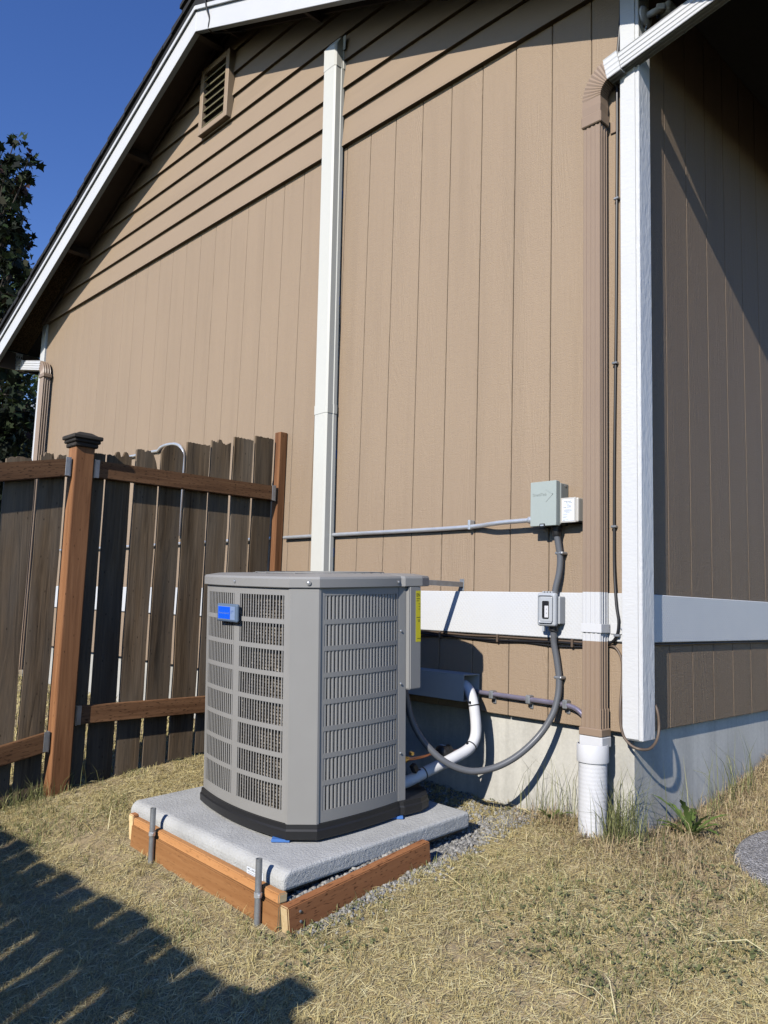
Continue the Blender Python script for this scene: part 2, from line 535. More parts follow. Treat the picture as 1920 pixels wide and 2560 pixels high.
def tube(name, pts, r, mat, parent=None, n=10, sub=8, rib=None, step=None):
    path = smooth_path(pts, sub) if sub else [Vector(p) for p in pts]
    sc = None
    if step:
        path = resample(path, step)
        if rib: sc = lambda i: 1.0 + (rib if i % 2 else -rib)
    return sweep(name, path, circ(r, n), mat, parent, smooth=not rib or True, scale=sc)

def lathe(name, prof, mat, parent=None, n=24, loc=(0, 0, 0), smooth=True, axis='Z'):
    vs, fs = [], []
    for r, z in prof:
        for i in range(n):
            a = 2*math.pi*i/n
            p = (r*math.cos(a), r*math.sin(a), z)
            if axis == 'Y': p = (p[0], p[2], p[1])
            if axis == 'X': p = (p[2], p[0], p[1])
            vs.append((p[0]+loc[0], p[1]+loc[1], p[2]+loc[2]))
    for i in range(len(prof)-1):
        for j in range(n):
            a, b = i*n+j, i*n+(j+1) % n
            fs.append((a, b, b+n, a+n))
    fs.append(tuple(range(n))); fs.append(tuple(range((len(prof)-1)*n, len(prof)*n)))
    bm = bmesh.new()
    me = bpy.data.meshes.new(name); me.from_pydata(vs, [], fs)
    bm.from_mesh(me); bpy.data.meshes.remove(me)
    return from_bm(name, bm, mat, parent, smooth)

def text(name, body, size, mat, parent, mtx, extrude=.0004, xs=1.0, align='LEFT'):
    cu = bpy.data.curves.new(name, 'FONT')
    cu.body = body; cu.size = size; cu.extrude = extrude; cu.align_x = align
    cu.resolution_u = 3
    tmp = bpy.data.objects.new(name, cu); COL.objects.link(tmp)
    dg = bpy.context.evaluated_depsgraph_get()
    me = bpy.data.meshes.new_from_object(tmp.evaluated_get(dg))
    bpy.data.objects.remove(tmp); bpy.data.curves.remove(cu)
    me.transform(mtx @ Matrix.Diagonal((xs, 1, 1, 1)))
    me.materials.clear()
    return link(name, me, mat, parent)

def facing(origin, right, upv):
    r = Vector(right).normalized(); u = Vector(upv).normalized(); n = r.cross(u)
    m = Matrix((r, u, n)).transposed().to_4x4(); m.translation = Vector(origin)
    return m

# ------------------------------------------------------------------ ground
GYN = np.array([-60, -8, -4, -2.8, -1.27, -.6, 0, .25, .5, .87, 1.15, 2, 5, 100.])
GZN = np.array([-.9, -.5, -.1, .115, .412, .495, .550, .556, .580, .628, .69, .84, 1.0, 1.0])
def vnoise(x, y, s, seed):
    x = np.asarray(x)*s; y = np.asarray(y)*s
    xi = np.floor(x).astype(int); yi = np.floor(y).astype(int)
    fx = x-xi; fy = y-yi
    fx = fx*fx*(3-2*fx); fy = fy*fy*(3-2*fy)
    def h(a, b):
        n = (a*374761393 + b*668265263 + seed*1274126177) & 0x7fffffff
        n = (n ^ (n >> 13))*1274126177 & 0x7fffffff
        return ((n ^ (n >> 16)) & 0xffff)/65535.0
    return (h(xi, yi)*(1-fx)+h(xi+1, yi)*fx)*(1-fy) + (h(xi, yi+1)*(1-fx)+h(xi+1, yi+1)*fx)*fy
def gz(x, y, rough=True):
    x = np.asarray(x, float); y = np.asarray(y, float)
    xe = np.where((x > -.04), 0, 0)
    yy = np.where((x < -.04) & (y > 0), 0, y)          # the ground behind the wall line just stays level
    z = np.interp(yy, GYN, GZN) + .03*np.clip(-.5-x, 0, 1.7)
    if rough:
        z = z + .022*(vnoise(x, y, 2.3, 1)-.5) + .014*(vnoise(x, y, 7, 2)-.5) + .010*(vnoise(x, y, 22, 3)-.5)
        cx = np.exp(-((x+.25)**2/.09 + (y+.12)**2/.03))
        z = z + .03*cx
    return z
def axis_pts(lo, hi, a, b, fine, coarse_n):
    mid = np.arange(a, b, fine)
    left = a - np.geomspace(.05, a-lo, coarse_n)[::-1]
    right = b + np.geomspace(.05, hi-b, coarse_n)
    return np.concatenate([left, mid, right])
gx = axis_pts(-260, 260, -3.2, 1.4, .025, 22)
gy = axis_pts(-60, 260, -3.2, 1.8, .025, 22)
GX, GY = np.meshgrid(gx, gy)
GZ = gz(GX, GY)
nx, ny = len(gx), len(gy)
gme = bpy.data.meshes.new('ground')
vv = np.stack([GX, GY, GZ], -1).reshape(-1, 3)
idx = np.arange(nx*ny).reshape(ny, nx)
ff = np.stack([idx[:-1, :-1], idx[:-1, 1:], idx[1:, 1:], idx[1:, :-1]], -1).reshape(-1, 4)
gme.from_pydata(vv.tolist(), [], ff.tolist())
gme.polygons.foreach_set('use_smooth', [True]*len(gme.polygons))
ground = link('ground', gme, 'soil')
ground['kind'] = 'structure'
ground['label'] = 'sloping dry dirt lawn ground in front of the house'

# ------------------------------------------------------------------ house
house = empty('house', 'tan house with grooved vertical siding, white trim and gable roof', 'house', (-3.2, 0, .5))
HI = Matrix.Translation((-3.2, 0, .5)).inverted()
def H(o):                       # parent a world-space part to the house empty without moving it
    o.parent = house
    o.matrix_parent_inverse = HI
    return o
def sub(o, par):
    o.parent = par
    if par is house: o.matrix_parent_inverse = HI
    return o

XL, XR = -6.44, -.035           # wall corners
SLL, SRR, XRID = .447, .425, -3.21   # roof slopes, ridge position
TOP = .185                      # sheathing above the fascia bottom
FB = 5.374                      # fascia bottom at the ridge
D = .302                        # rake overhang
def slope(x): return SLL if x < XRID else SRR
def rake(x): return FB - slope(x)*abs(x-XRID)
ZSB, ZB0, ZB1, ZLAP = .942, 1.285, 1.473, 4.068

wall = prism('wall', [(XL+.02, .946), (XR-.016, .946), (XR-.016, rake(XR)+TOP), (XRID, FB+TOP), (XL+.02, rake(XL)+TOP)], 'Y', .008, 6.0, 'tan_paint')
H(wall)
found = prism('foundation', [(XL+.05, .03), (XR-.022, .03), (XR-.022, 6), (XL+.05, 6)], 'Z', -.6, .955, 'concrete')
H(found)

# vertical grooved siding boards, gable side
P8, X0 = .2032, -2.2557
GAP = .004
ks = range(-21, 12)
def vboard(x0, x1, z0, z1, par):
    x0 = max(x0, XL+.015); x1 = min(x1, XR-.01)
    if x1-x0 < .02: return
    b = GAP/2
    return sub(box('siding_board', x0+b, x1-b, -.006, .010, z0, z1, 'siding_v', None, .0025), par)
lower = []
for k in ks:
    xa, xb = X0+P8*k, X0+P8*(k+1)
    vboard(xa, xb, ZB1-.02, ZLAP+.05, wall)
    vboard(xa, xb, ZSB, ZB0+.02, wall)
# right hand wall boards (facing +X)
YR0 = .2028+.077
for k in range(-2, 28):
    ya, yb = YR0+.206*k, YR0+.206*(k+1)
    ya = max(ya, .0)
    if yb-ya < .03: continue
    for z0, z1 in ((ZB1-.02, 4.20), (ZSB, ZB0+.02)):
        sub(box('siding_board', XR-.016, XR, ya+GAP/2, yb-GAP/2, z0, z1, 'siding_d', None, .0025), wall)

# horizontal lap boards of the gable
ze = [4.068, 4.261, 4.441, 4.620, 4.798, 4.976, 5.154, 5.332, 5.51]
for i, z0 in enumerate(ze):
    z1 = z0 + .205
    def xs_at(z):
        h_ = FB+TOP-z
        return max(XL+.015, XRID-h_/SLL), min(XR-.01, XRID+h_/SRR)
    a0, b0 = xs_at(z0); a1, b1 = xs_at(z1)
    if z0 >= FB+TOP-.02: break
    if z1 > FB+TOP-.005:
        z1 = FB+TOP-.005; a1, b1 = xs_at(z1)
    ybo, yto = -.034, -.010
    def yl(z): return ybo+(yto-ybo)*(z-z0)/(z1-z0)
    # outline of the board: the ends follow the corner, then the rake
    ol = [(a0, z0), (b0, z0)]
    zr = rake(b0)+TOP
    if b1 < b0-1e-6 and zr > z0+1e-4: ol.append((b0, min(zr, z1)))
    ol += [(b1, z1), (a1, z1)]
    zl = rake(a0)+TOP
    if a1 > a0+1e-6 and zl > z0+1e-4: ol.append((a0, min(zl, z1)))
    n = len(ol)
    vs = [(x, yl(z), z) for x, z in ol] + [(x, .006, z) for x, z in ol]
    fs = [tuple(range(n)), tuple(range(2*n-1, n-1, -1))] + [(j, n+j, n+(j+1) % n, (j+1) % n) for j in range(n)]
    sub(pydata('lap_board', vs, fs, 'siding_h'), wall)
# white band boards
xj = [XL+.0, -3.9, -1.46, -.06]
for a, b in zip(xj[:-1], xj[1:]):
    H(box('band_board', a+.001, b-.001, -.020, .004, ZB0, ZB1, 'band', None, .003))
yj = [.06, 1.42, 3.8, 5.99]
for a, b in zip(yj[:-1], yj[1:]):
    H(box('band_board', XR-.004, XR+.018, a+.0015, b-.0015, ZB0, ZB1, 'band', None, .003))
# corner boards
cb = H(prism('corner_board', [(-.068, -.04), (.016, -.04), (.016, .055), (XR-.004, .055), (XR-.004, .004), (-.068, .004)], 'Z', .925, 4.1, 'white_rough', None, .003))
H(box('corner_trim_strip', -.066, .0005, -.0445, -.038, .93, 4.08, 'white_trim', None, .0015))
H(prism('corner_board', [(XL-.02, -.026), (XL+.085, -.026), (XL+.085, .004), (XL+.015, .004), (XL+.015, .08), (XL-.02, .08)], 'Z', .93, 4.10, 'white_trim', None, .003))

# gable vent
vx0, vx1, vz0, vz1 = -3.50, -3.115, 4.81, 5.33
vent = H(box('gable_vent', vx0+.03, vx1-.03, -.035, -.02, vz0+.03, vz1-.03, 'void_shade'))
def vsub(o): return sub(o, vent)
fwid = .045
for nm, a in (('vent_frame', (vx0, vx0+fwid, -.075, -.02, vz0, vz1)), ('vent_frame', (vx1-fwid, vx1, -.075, -.02, vz0, vz1)),
              ('vent_frame', (vx0+fwid, vx1-fwid, -.074, -.02, vz0, vz0+fwid)), ('vent_frame', (vx0+fwid, vx1-fwid, -.074, -.02, vz1-fwid, vz1))):
    vsub(box(nm, *a, 'tan_paint', None, .003))
nsl = 7
for i in range(nsl):
    z = vz0+fwid+.028+(vz1-vz0-2*fwid)*i/nsl
    m = Matrix.Translation((0, -.05, z)) @ Matrix.Rotation(R(40), 4, 'X')
    vsub(box('vent_slat', vx0+fwid, vx1-fwid, -.022, .022, -.0035, .0035, 'vent_slat', None, 0, 1, m))

# roof: fascia, trim, sheathing, shingles, outlookers
EL, ER = -6.96, .46
def rake_prism(name, y0, y1, zlo, zhi, mat, bev=0, xs=None):
    xl, xr = xs or (EL, ER)
    obs = []
    for side in (0, 1):
        xa, xb = (xl, XRID-.0006) if side == 0 else (XRID+.0006, xr)
        poly = [(xa, rake(xa)+zlo), (xb, rake(xb)+zlo), (xb, rake(xb)+zhi), (xa, rake(xa)+zhi)]
        obs.append(prism(name, poly, 'Y', y0, y1, mat, None, bev))
    return obs
roofs = [H(o) for o in rake_prism('roof', -D-.012, 6.3, .190, .252, 'shingle')]
for o in rake_prism('fascia_board', -D, -D+.04, 0, .188, 'white_smooth', .002): sub(o, house)
for o in rake_prism('rake_trim', -D-.018, -D-.001, .155, .189, 'white_smooth', .003): sub(o, house)
# shingle courses: stepped pieces along the rake edge on each slope
for side in (0, 1):
    n = 27
    span = (XRID-EL+.03) if side == 0 else (ER+.03-XRID)
    for i in range(n):
        a = span*i/n; b = span*(i+1.12)/n
        sg = -1 if side == 0 else 1
        xa, xb = XRID+sg*a, XRID+sg*b
        y0 = -D-.030+random.uniform(-.005, .005)
        za, zb = rake(xa)+.253, rake(xb)+.253
        vs = []
        for y in (y0, 6.3):
            vs += [(xa, y, za), (xb, y, zb), (xb, y, zb+.046), (xa, y, za+.030)]
        fs = [(0, 1, 2, 3), (7, 6, 5, 4), (0, 4, 5, 1), (1, 5, 6, 2), (2, 6, 7, 3), (3, 7, 4, 0)]
        sub(pydata('shingle_course', vs, fs, 'shingle'), roofs[side])
sub(prism('ridge_vent', [(XRID-.16, FB+.235), (XRID, FB+.305), (XRID+.16, FB+.235), (XRID+.16, FB+.265), (XRID, FB+.345), (XRID-.16, FB+.265)], 'Y', -D-.05, 6.3, 'shingle'), roofs[0])
# painted / bare sheathing under the rake overhang
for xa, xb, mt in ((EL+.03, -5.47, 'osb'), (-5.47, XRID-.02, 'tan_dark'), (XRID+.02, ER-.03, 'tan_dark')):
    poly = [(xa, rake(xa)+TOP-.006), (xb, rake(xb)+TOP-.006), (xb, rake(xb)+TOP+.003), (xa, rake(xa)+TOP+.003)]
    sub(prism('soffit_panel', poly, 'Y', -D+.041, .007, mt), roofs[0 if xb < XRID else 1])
for x in (-5.455, -4.383, -3.33, -3.05, -2.1, -1.05, -.12):
    sl = 1 if x < XRID else -1
    m = Matrix.Translation((x, 0, rake(x)+TOP-.0065)) @ Matrix.Rotation(-math.atan(slope(x))*sl, 4, 'Y')
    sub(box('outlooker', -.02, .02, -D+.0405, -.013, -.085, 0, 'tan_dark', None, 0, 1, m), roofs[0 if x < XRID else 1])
for side, (xa, xb) in enumerate(((XL+.02, XRID), (XRID+.002, XR))):
    poly = [(xa, rake(xa)+TOP-.055), (xb-.001, rake(xb-.001)+TOP-.055), (xb-.001, rake(xb-.001)+TOP-.0065), (xa, rake(xa)+TOP-.0065)]
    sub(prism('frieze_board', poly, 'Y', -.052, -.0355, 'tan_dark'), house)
# eaves along the sides: sub fascia and open soffit
for xe, sg in ((EL, -1), (ER, 1)):
    zt = rake(xe)
    sub(box('eave_fascia', xe-.02 if sg > 0 else xe, xe if sg > 0 else xe+.02, -D+.041, 6.3, zt+.0, zt+.18, 'tan_dark'), roofs[0 if sg < 0 else 1])
# right gutter and left gutter
def gutter(name, xin, sg, ztop, label):
    prof = [(0, 0), (0, -.11), (sg*.07, -.11), (sg*.105, -.05), (sg*.12, 0), (sg*.112, 0), (sg*.097, -.045), (sg*.066, -.103), (sg*.006, -.103), (sg*.006, 0)]
    o = prism(name, [(xin+u, ztop+w) for u, w in prof], 'Y', -D-.02, 6.2, 'white_smooth')
    return tag(o, label, 'gutter')
gutter('rain_gutter', ER+.001, 1, rake(ER)+.19, 'white rain gutter along the eave above the dark side wall')
gutter('rain_gutter', EL-.001, -1, rake(EL)+.15, 'white rain gutter on the far left eave of the house')

# ------------------------------------------------------------------ downspouts
def rib_profile(w, d, nf=4, depth=.003):
    """rectangular downspout section, corrugated on the front (-Y = +hint) and the sides"""
    pts = []
    hw, hd = w/2, d/2
    def edge(ax, ay, bx, by, nx_, ny_, n):
        out = []
        for i in range(n):
            for (t, k) in ((.12, 0), (.30, 1), (.70, 1), (.88, 0)):
                tt = (i+t)/n
                out.append((ax+(bx-ax)*tt-nx_*depth*k, ay+(by-ay)*tt-ny_*depth*k))
        return out
    pts += edge(-hw, hd, hw, hd, 0, 1, nf)
    pts += edge(hw, hd, hw, -hd, 1, 0, max(2, nf-1))
    pts += edge(hw, -hd, -hw, -hd, 0, -1, nf)
    pts += edge(-hw, -hd, -hw, hd, -1, 0, max(2, nf-1))
    return pts[::-1]
DSX, DSY = -.174, -.0575
ds = empty('downspout', 'tan ribbed downspout with a pleated elbow beside the white corner board', 'downspout', (DSX, DSY, .9))
DI = Matrix.Translation((DSX, DSY, .9)).inverted()
def dsub(o, par=None):
    o.parent = par or ds
    if par is None: o.matrix_parent_inverse = DI
    return o
prof = rib_profile(.080, .056)
def vpipe(name, z0, z1, mat, k=1.0):
    return sweep(name, [(DSX, DSY, z0), (DSX, DSY, z1)], [(a*k, b*k) for a, b in prof], mat, None, up_hint=(0, -1, 0))
dsub(vpipe('pipe', ZB1+.002, 3.44, 'downspout'))
tag(dsub(vpipe('pipe', ZB0-.0, ZB1+.002, 'white_smooth')), 'white painted stretch of the downspout', None)
dsub(vpipe('pipe', 1.02, ZB0, 'downspout'))
dsub(vpipe('pipe', .935, 1.03, 'downspout', 1.07))
dsub(box('collar', DSX-.05, DSX+.05, DSY-.038, DSY+.034, .925, .956, 'downspout', None, .004))
# elbow: pleated sweep in the XZ plane
ang = R(12.2)
turn = math.pi/2-ang
Rr = .105
z0e = 3.545
pathe, scs = [], []
npl = 22
for i in range(npl+1):
    a = turn*i/npl
    pathe.append((DSX+Rr*(1-math.cos(a)), DSY, z0e+Rr*math.sin(a)))
rect = [(-.042, .030), (.042, .030), (.042, -.030), (-.042, -.030)]
pe = [(DSX, DSY, 3.47), (DSX, DSY, 3.51)] + pathe
dsub(sweep('elbow', pe, rect[::-1], 'downspout', None, scale=lambda i: 1.055 if i % 2 else .985))
dsub(box('collar', DSX-.047, DSX+.047, DSY-.036, DSY+.034, 3.425, 3.475, 'downspout', None, .004))
ex, ezz = pathe[-1][0], pathe[-1][2]
dirx, dirz = math.cos(ang), math.sin(ang)
P_ = lambda t: (ex+dirx*t, DSY, ezz+dirz*t)
dsub(sweep('white_collar', [P_(-.018), P_(.045)], [(a*1.22, b*1.24) for a, b in rib_profile(.080, .056, 4, .0015)], 'white_smooth', None))
tag(dsub(sweep('pipe', [P_(.0), P_(.60)], prof, 'white_smooth', None)), 'white diagonal length of the downspout', None)
t_end = P_(.60)
dsub(sweep('elbow', smooth_path([P_(.58), P_(.66), (ex+dirx*.72, DSY, ezz+dirz*.72+.05), (ex+dirx*.72, DSY, rake(ER)+.02)], 6), rect[::-1], 'white_smooth', None))
# straps
st = dsub(box('strap', DSX-.044, DSX+.046, -.0895, -.0862, 1.318, 1.352, 'white_smooth', None, .001))
dsub(box('strap', DSX+.0415, DSX+.046, -.0862, -.0245, 1.318, 1.352, 'white_smooth', None, .001))
dsub(box('strap', DSX-.046, DSX-.0415, -.0862, -.0245, 1.318, 1.352, 'white_smooth', None, .001))
dsub(box('strap', DSX+.0465, DSX+.110, -.0245, -.0205, 1.314, 1.356, 'white_smooth', None, .002))
dsub(box('strap', DSX+.045, DSX+.085, -.014, -.007, 3.40, 3.45, 'downspout', None, .002))
dsub(box('strap', DSX-.07, DSX-.04, -.014, -.007, 3.38, 3.43, 'downspout', None, .002))
for z in (1.337,):
    dsub(lathe('screw', [(.005, 0), (.005, .003), (.003, .004)], 'galv', None, 8, (0, 0, 0), axis='Y')).matrix_parent_inverse = DI @ Matrix.Translation((DSX+.098, -.0255, z)) @ Matrix.Scale(-1, 4, (0, 1, 0))
# drain riser into the ground
riser = empty('drain_pipe', 'white corrugated plastic drain pipe under the downspout', 'drain pipe', (DSX, DSY-.03, .55))
RY = DSY-.012
rb = [(.0535+(0, .0002, .0003, .0002, 0, -.0001)[i % 6], .45+.0025*i) for i in range(155)]
o = lathe('corrugated_pipe', rb, 'pvc_white', None, 28, (DSX, RY-.004, 0)); o.parent = riser; o.matrix_parent_inverse = Matrix.Translation((DSX, DSY-.03, .55)).inverted()
o = lathe('coupling', [(.050, .828), (.0595, .830), (.0605, .835), (.0605, .892), (.0585, .896), (.055, .896), (.054, .882), (.02, .880)], 'pvc_white', None, 28, (DSX, RY-.004, 0)); o.parent = riser; o.matrix_parent_inverse = Matrix.Translation((DSX, DSY-.03, .55)).inverted()
o = box('adapter', DSX-.049, DSX+.051, DSY-.036, DSY+.034, .885, .926, 'pvc_white', None, .004); o.parent = riser; o.matrix_parent_inverse = Matrix.Translation((DSX, DSY-.03, .55)).inverted()

# far left downspout
lds = empty('downspout', 'tan downspout with white upper elbow at the far left house corner', 'downspout', (-6.27, -.06, .9))
LI = Matrix.Translation((-6.27, -.06, .9)).inverted()
def lsub(o):
    o.parent = lds; o.matrix_parent_inverse = LI; return o
lx, ly = -6.165, -.066
big = [(a*1.2, b*1.2) for a, b in prof]
lsub(sweep('pipe', [(lx, ly, .7), (lx, ly, 3.50)], big, 'downspout'))
le = []
for i in range(13):
    a = R(78)*i/12
    le.append((lx-.11*(1-math.cos(a)), ly, 3.50+.11*math.sin(a)))
lsub(sweep('elbow', le, big, 'downspout'))
lsub(box('collar', lx-.06, lx+.06, ly-.042, ly+.042, 3.47, 3.505, 'downspout', None, .004))
q0 = le[-1]
lsub(sweep('pipe', [q0, (q0[0]-.58, ly, q0[2]+.12)], big, 'white_smooth'))
lsub(sweep('elbow', smooth_path([(q0[0]-.55, ly, q0[2]+.114), (q0[0]-.68, ly, q0[2]+.14), (q0[0]-.73, ly, q0[2]+.20), (q0[0]-.73, ly, max(rake(EL)+.01, q0[2]+.27))], 6), big, 'white_smooth'))

# ------------------------------------------------------------------ line set cover (white duct on the wall)
duct = empty('line_set_cover', 'tall ivory line set cover running up the siding behind the air conditioner', 'duct', (-2.0, 0, 1.0))
UI = Matrix.Translation((-2.0, 0, 1.0)).inverted()
def usub(o, par=None):
    o.parent = par or duct
    if par is None: o.matrix_parent_inverse = UI
    return o
def duct_prof(w, d):
    hw = w/2
    b = .010
    return [(-hw, 0), (-hw, -d*.30), (-hw+.004, -d*.36), (-hw+.004, -d+b), (-hw+.004+b, -d), (hw-.004-b, -d), (hw-.004, -d+b), (hw-.004, -d*.36), (hw, -d*.30), (hw, 0)]
dcx, dw, dd = -1.859, .120, .083
LEAN = Matrix.Translation((dcx, 0, 1.0)) @ Matrix.Rotation(-.0235, 4, 'Y') @ Matrix.Translation((-dcx, 0, -1.0))
def vsubd(o):
    o.parent = duct; o.matrix_parent_inverse = UI @ LEAN; return o
for z0, z1 in ((1.11, 2.475), (2.475, 4.60)):
    vsubd(prism('cover', [(dcx+u, -.024+v*.85) for u, v in duct_prof(dw, dd)], 'Z', z0+.001, z1-.001, 'duct_white'))
for z in (2.475,):
    vsubd(prism('joint_band', [(dcx+u*1.04, -.022+v*.90) for u, v in duct_prof(dw, dd)], 'Z', z-.022, z+.03, 'duct_white'))
# end cap, sloping back to the wall
capv = []
pr = [(dcx+u*1.05, -.008+v*1.06) for u, v in duct_prof(dw, dd)]
bm = bmesh.new()
lo = [bm.verts.new((x, y, 4.565)) for x, y in pr]
mid = [bm.verts.new((x, y, 4.705)) for x, y in pr]
tp = [bm.verts.new((dcx+(x-dcx)*.92, min(-.006, y*.55-.004), 4.765)) for x, y in pr]
n = len(pr)
bm.faces.new(lo)
for A, B in ((lo, mid), (mid, tp)):
    for i in range(n): bm.faces.new((A[i], A[(i+1) % n], B[(i+1) % n], B[i]))
bm.faces.new(tp[::-1])
vsubd(from_bm('end_cap', bm, 'duct_white'))
vsubd(box('mount_tab', dcx+.060, dcx+.084, -.043, -.040, 4.68, 4.77, 'duct_white', None, .001))
# corner and horizontal run behind the unit, ending open
usub(box('elbow_cover', dcx-.075, dcx+.085, -.097, -.006, .965, 1.125, 'duct_white', None, .012, 2))
hr = []
y0h, y1h, z0h, z1h = -.115, -.006, .99, 1.105
bm = bmesh.new()
xa, xb = dcx+.085, -.79
tk = .004
outer = [(y0h, z0h), (y1h, z0h), (y1h, z1h), (y0h, z1h)]
inner = [(y0h+tk, z0h+tk), (y1h-tk, z0h+tk), (y1h-tk, z1h-tk), (y0h+tk, z1h-tk)]
A = [bm.verts.new((xa, y, z)) for y, z in outer]; B = [bm.verts.new((xb, y, z)) for y, z in outer]
C_ = [bm.verts.new((xb, y, z)) for y, z in inner]; Dv = [bm.verts.new((xa, y, z)) for y, z in inner]
for i in range(4):
    j = (i+1) % 4
    bm.faces.new((A[i], A[j], B[j], B[i])); bm.faces.new((B[i], B[j], C_[j], C_[i])); bm.faces.new((C_[i], C_[j], Dv[j], Dv[i]))
bm.faces.new(A)
usub(from_bm('cover', bm, 'duct_shaded'))
vsubd(box('back_plate', dcx-.045, dcx+.045, -.0235, -.0065, 1.12, 4.06, 'duct_white'))
for z in (1.65, 2.2, 3.1, 3.75):
    vsubd(box('blue_tape', dcx+.0455, dcx+.053, -.0235, -.010, z, z+.05, 'blue_foam'))

# ------------------------------------------------------------------ conduits and cables on the wall
emt = empty('conduit', 'thin silver conduit running level across the tan siding to the grey disconnect box', 'conduit', (-1.4, -.03, 1.77))
EI = Matrix.Translation((-1.4, -.03, 1.77)).inverted()
o = tube('pipe', [(-2.262, -.028, 1.774), (-1.724, -.026, 1.772), (-1.131, -.026, 1.768), (-.95, -.026, 1.768), (-.80, -.03, 1.7695), (-.70, -.055, 1.772), (-.62, -.062, 1.775), (-.46, -.062, 1.777)], .0105, 'galv', None, 10, 6); o.parent = emt; o.matrix_parent_inverse = EI
for x in (-1.85, -.84):
    o = box('strap', x-.007, x+.007, -.041, -.006, 1.755, 1.80, 'galv', None, .002); o.parent = emt; o.matrix_parent_inverse = EI
o = lathe('connector', [(.013, -.028), (.016, -.024), (.016, -.004), (.013, 0)], 'galv', None, 10, (-.464, -.062, 1.777), axis='X'); o.parent = emt; o.matrix_parent_inverse = EI
hp = tube('conduit', [(-4.6, -.02, 2.50), (-3.989, -.02, 2.495), (-3.90, -.022, 2.49), (-3.84, -.024, 2.512), (-3.74, -.026, 2.518), (-3.62, -.026, 2.507), (-3.54, -.026, 2.47), (-3.500, -.026, 2.39), (-3.498, -.026, 2.119), (-3.505, -.026, 1.835)], .0115, 'galv', None, 10, 6)
tag(hp, 'bent silver conduit on the wall looping above the rounded fence board', 'conduit')
hp2 = tube('conduit', [(-2.36, -.028, 1.775), (-3.4, -.028, 1.78), (-4.6, -.028, 1.785), (-5.6, -.028, 1.79)], .0105, 'galv', None, 8, 3)
tag(hp2, 'silver conduit on the wall seen only through the fence gaps', 'conduit')
pur = empty('conduit', 'purple tinted conduit with clamps low on the siding behind the grey hose', 'conduit', (-.5, -.03, 1.02))
PI_ = Matrix.Translation((-.5, -.03, 1.02)).inverted()
o = tube('pipe', [(-.86, -.026, 1.030), (-.77, -.026, 1.028), (-.602, -.026, 1.026), (-.43, -.026, 1.024), (-.33, -.028, 1.022), (-.275, -.03, 1.012), (-.235, -.032, .985), (-.205, -.03, .952), (-.19, -.02, .93)], .0105, 'purple_emt', None, 10, 6); o.parent = pur; o.matrix_parent_inverse = PI_
for x in (-.70, -.505, -.325):
    o = box('clamp', x-.011, x+.011, -.041, -.006, 1.006, 1.042, 'galv_dull', None, .004); o.parent = pur; o.matrix_parent_inverse = PI_
    o = box('clamp', x-.009, x+.009, -.012, -.006, .985, 1.008, 'galv_dull', None, .002); o.parent = pur; o.matrix_parent_inverse = PI_
coax = empty('black_cable', 'black cable hanging between the downspout and the white corner board', 'cable', (-.1, -.02, 2.0))
CI = Matrix.Translation((-.1, -.02, 2.0)).inverted()
def csub(o):
    o.parent = coax; o.matrix_parent_inverse = CI; return o
csub(tube('cable', [(-.066, -.03, 4.07), (-.069, -.035, 3.869), (-.086, -.03, 3.696), (-.093, -.02, 3.41), (-.099, -.016, 2.989), (-.104, -.014, 2.58), (-.113, -.014, 2.002), (-.1135, -.016, 1.75), (-.111, -.02, 1.571), (-.097, -.03, 1.43), (-.086, -.032, 1.36), (-.098, -.03, 1.305), (-.14, -.024, 1.276), (-.25, -.022, 1.273)], .0058, 'black_rubber', None, 8, 6))
for z, x in ((3.10, -.0975), (2.40, -.107), (1.735, -.1135), (1.31, -.094)):
    csub(box('clip', x-.011, x+.011, -.026 if z > 1.4 else -.04, -.006 if z > 1.4 else -.0205, z-.005, z+.005, 'galv_dull', None, .002))
bund = empty('cable_bundle', 'sagging bundle of black cables clipped under the white band', 'cable', (-.8, -.02, 1.28))
BI = Matrix.Translation((-.8, -.02, 1.28)).inverted()
def bsub(o):
    o.parent = bund; o.matrix_parent_inverse = BI; return o
def sag(y, z, amp, seed):
    r_ = random.Random(seed)
    pts = []
    x = -2.3
    while x < -.2:
        pts.append((x, y+r_.uniform(-.002, .002), z+r_.uniform(-amp, amp*.3)))
        x += .16
    return pts
bsub(tube('cable', sag(-.012, 1.277, .003, 1), .0042, 'brown_cable', None, 7, 4))
bsub(tube('cable', sag(-.018, 1.268, .007, 2), .0048, 'black_rubber', None, 7, 4))
bsub(tube('cable', sag(-.014, 1.262, .010, 3), .0040, 'black_rubber', None, 7, 4))
for x in (-1.02, -.68, -.30):
    bsub(box('clip', x-.005, x+.005, -.027, -.004, 1.252, 1.286, 'brown_cable', None, .002))
rc = tube('black_cable', [(XR+.006, .07, 1.279), (XR+.006, .3, 1.276), (XR+.006, .9, 1.277), (XR+.006, 1.3, 1.275), (XR+.008, 1.44, 1.268), (XR+.008, 1.8, 1.27)], .0045, 'black_rubber', None, 7, 4)
tag(rc, 'thin dark cable under the grey band on the shaded side wall', 'cable')
loop = tube('brown_cable', [(-.14, -.014, 1.27), (-.11, -.014, 1.262), (-.085, -.016, 1.225), (-.078, -.02, 1.17), (-.077, -.03, 1.10), (-.075, -.043, 1.04), (-.070, -.048, .98), (-.055, -.050, .935), (-.025, -.050, .908), (.008, -.042, .898), (.025, -.005, .900), (.028, .04, .925), (.026, .064, .97), (.018, .068, 1.03), (-.008, .070, 1.08), (-.03, .070, 1.11)], .0052, 'brown_cable', None, 8, 7)
tag(loop, 'brown cable looping round the bottom of the white corner board', 'cable')
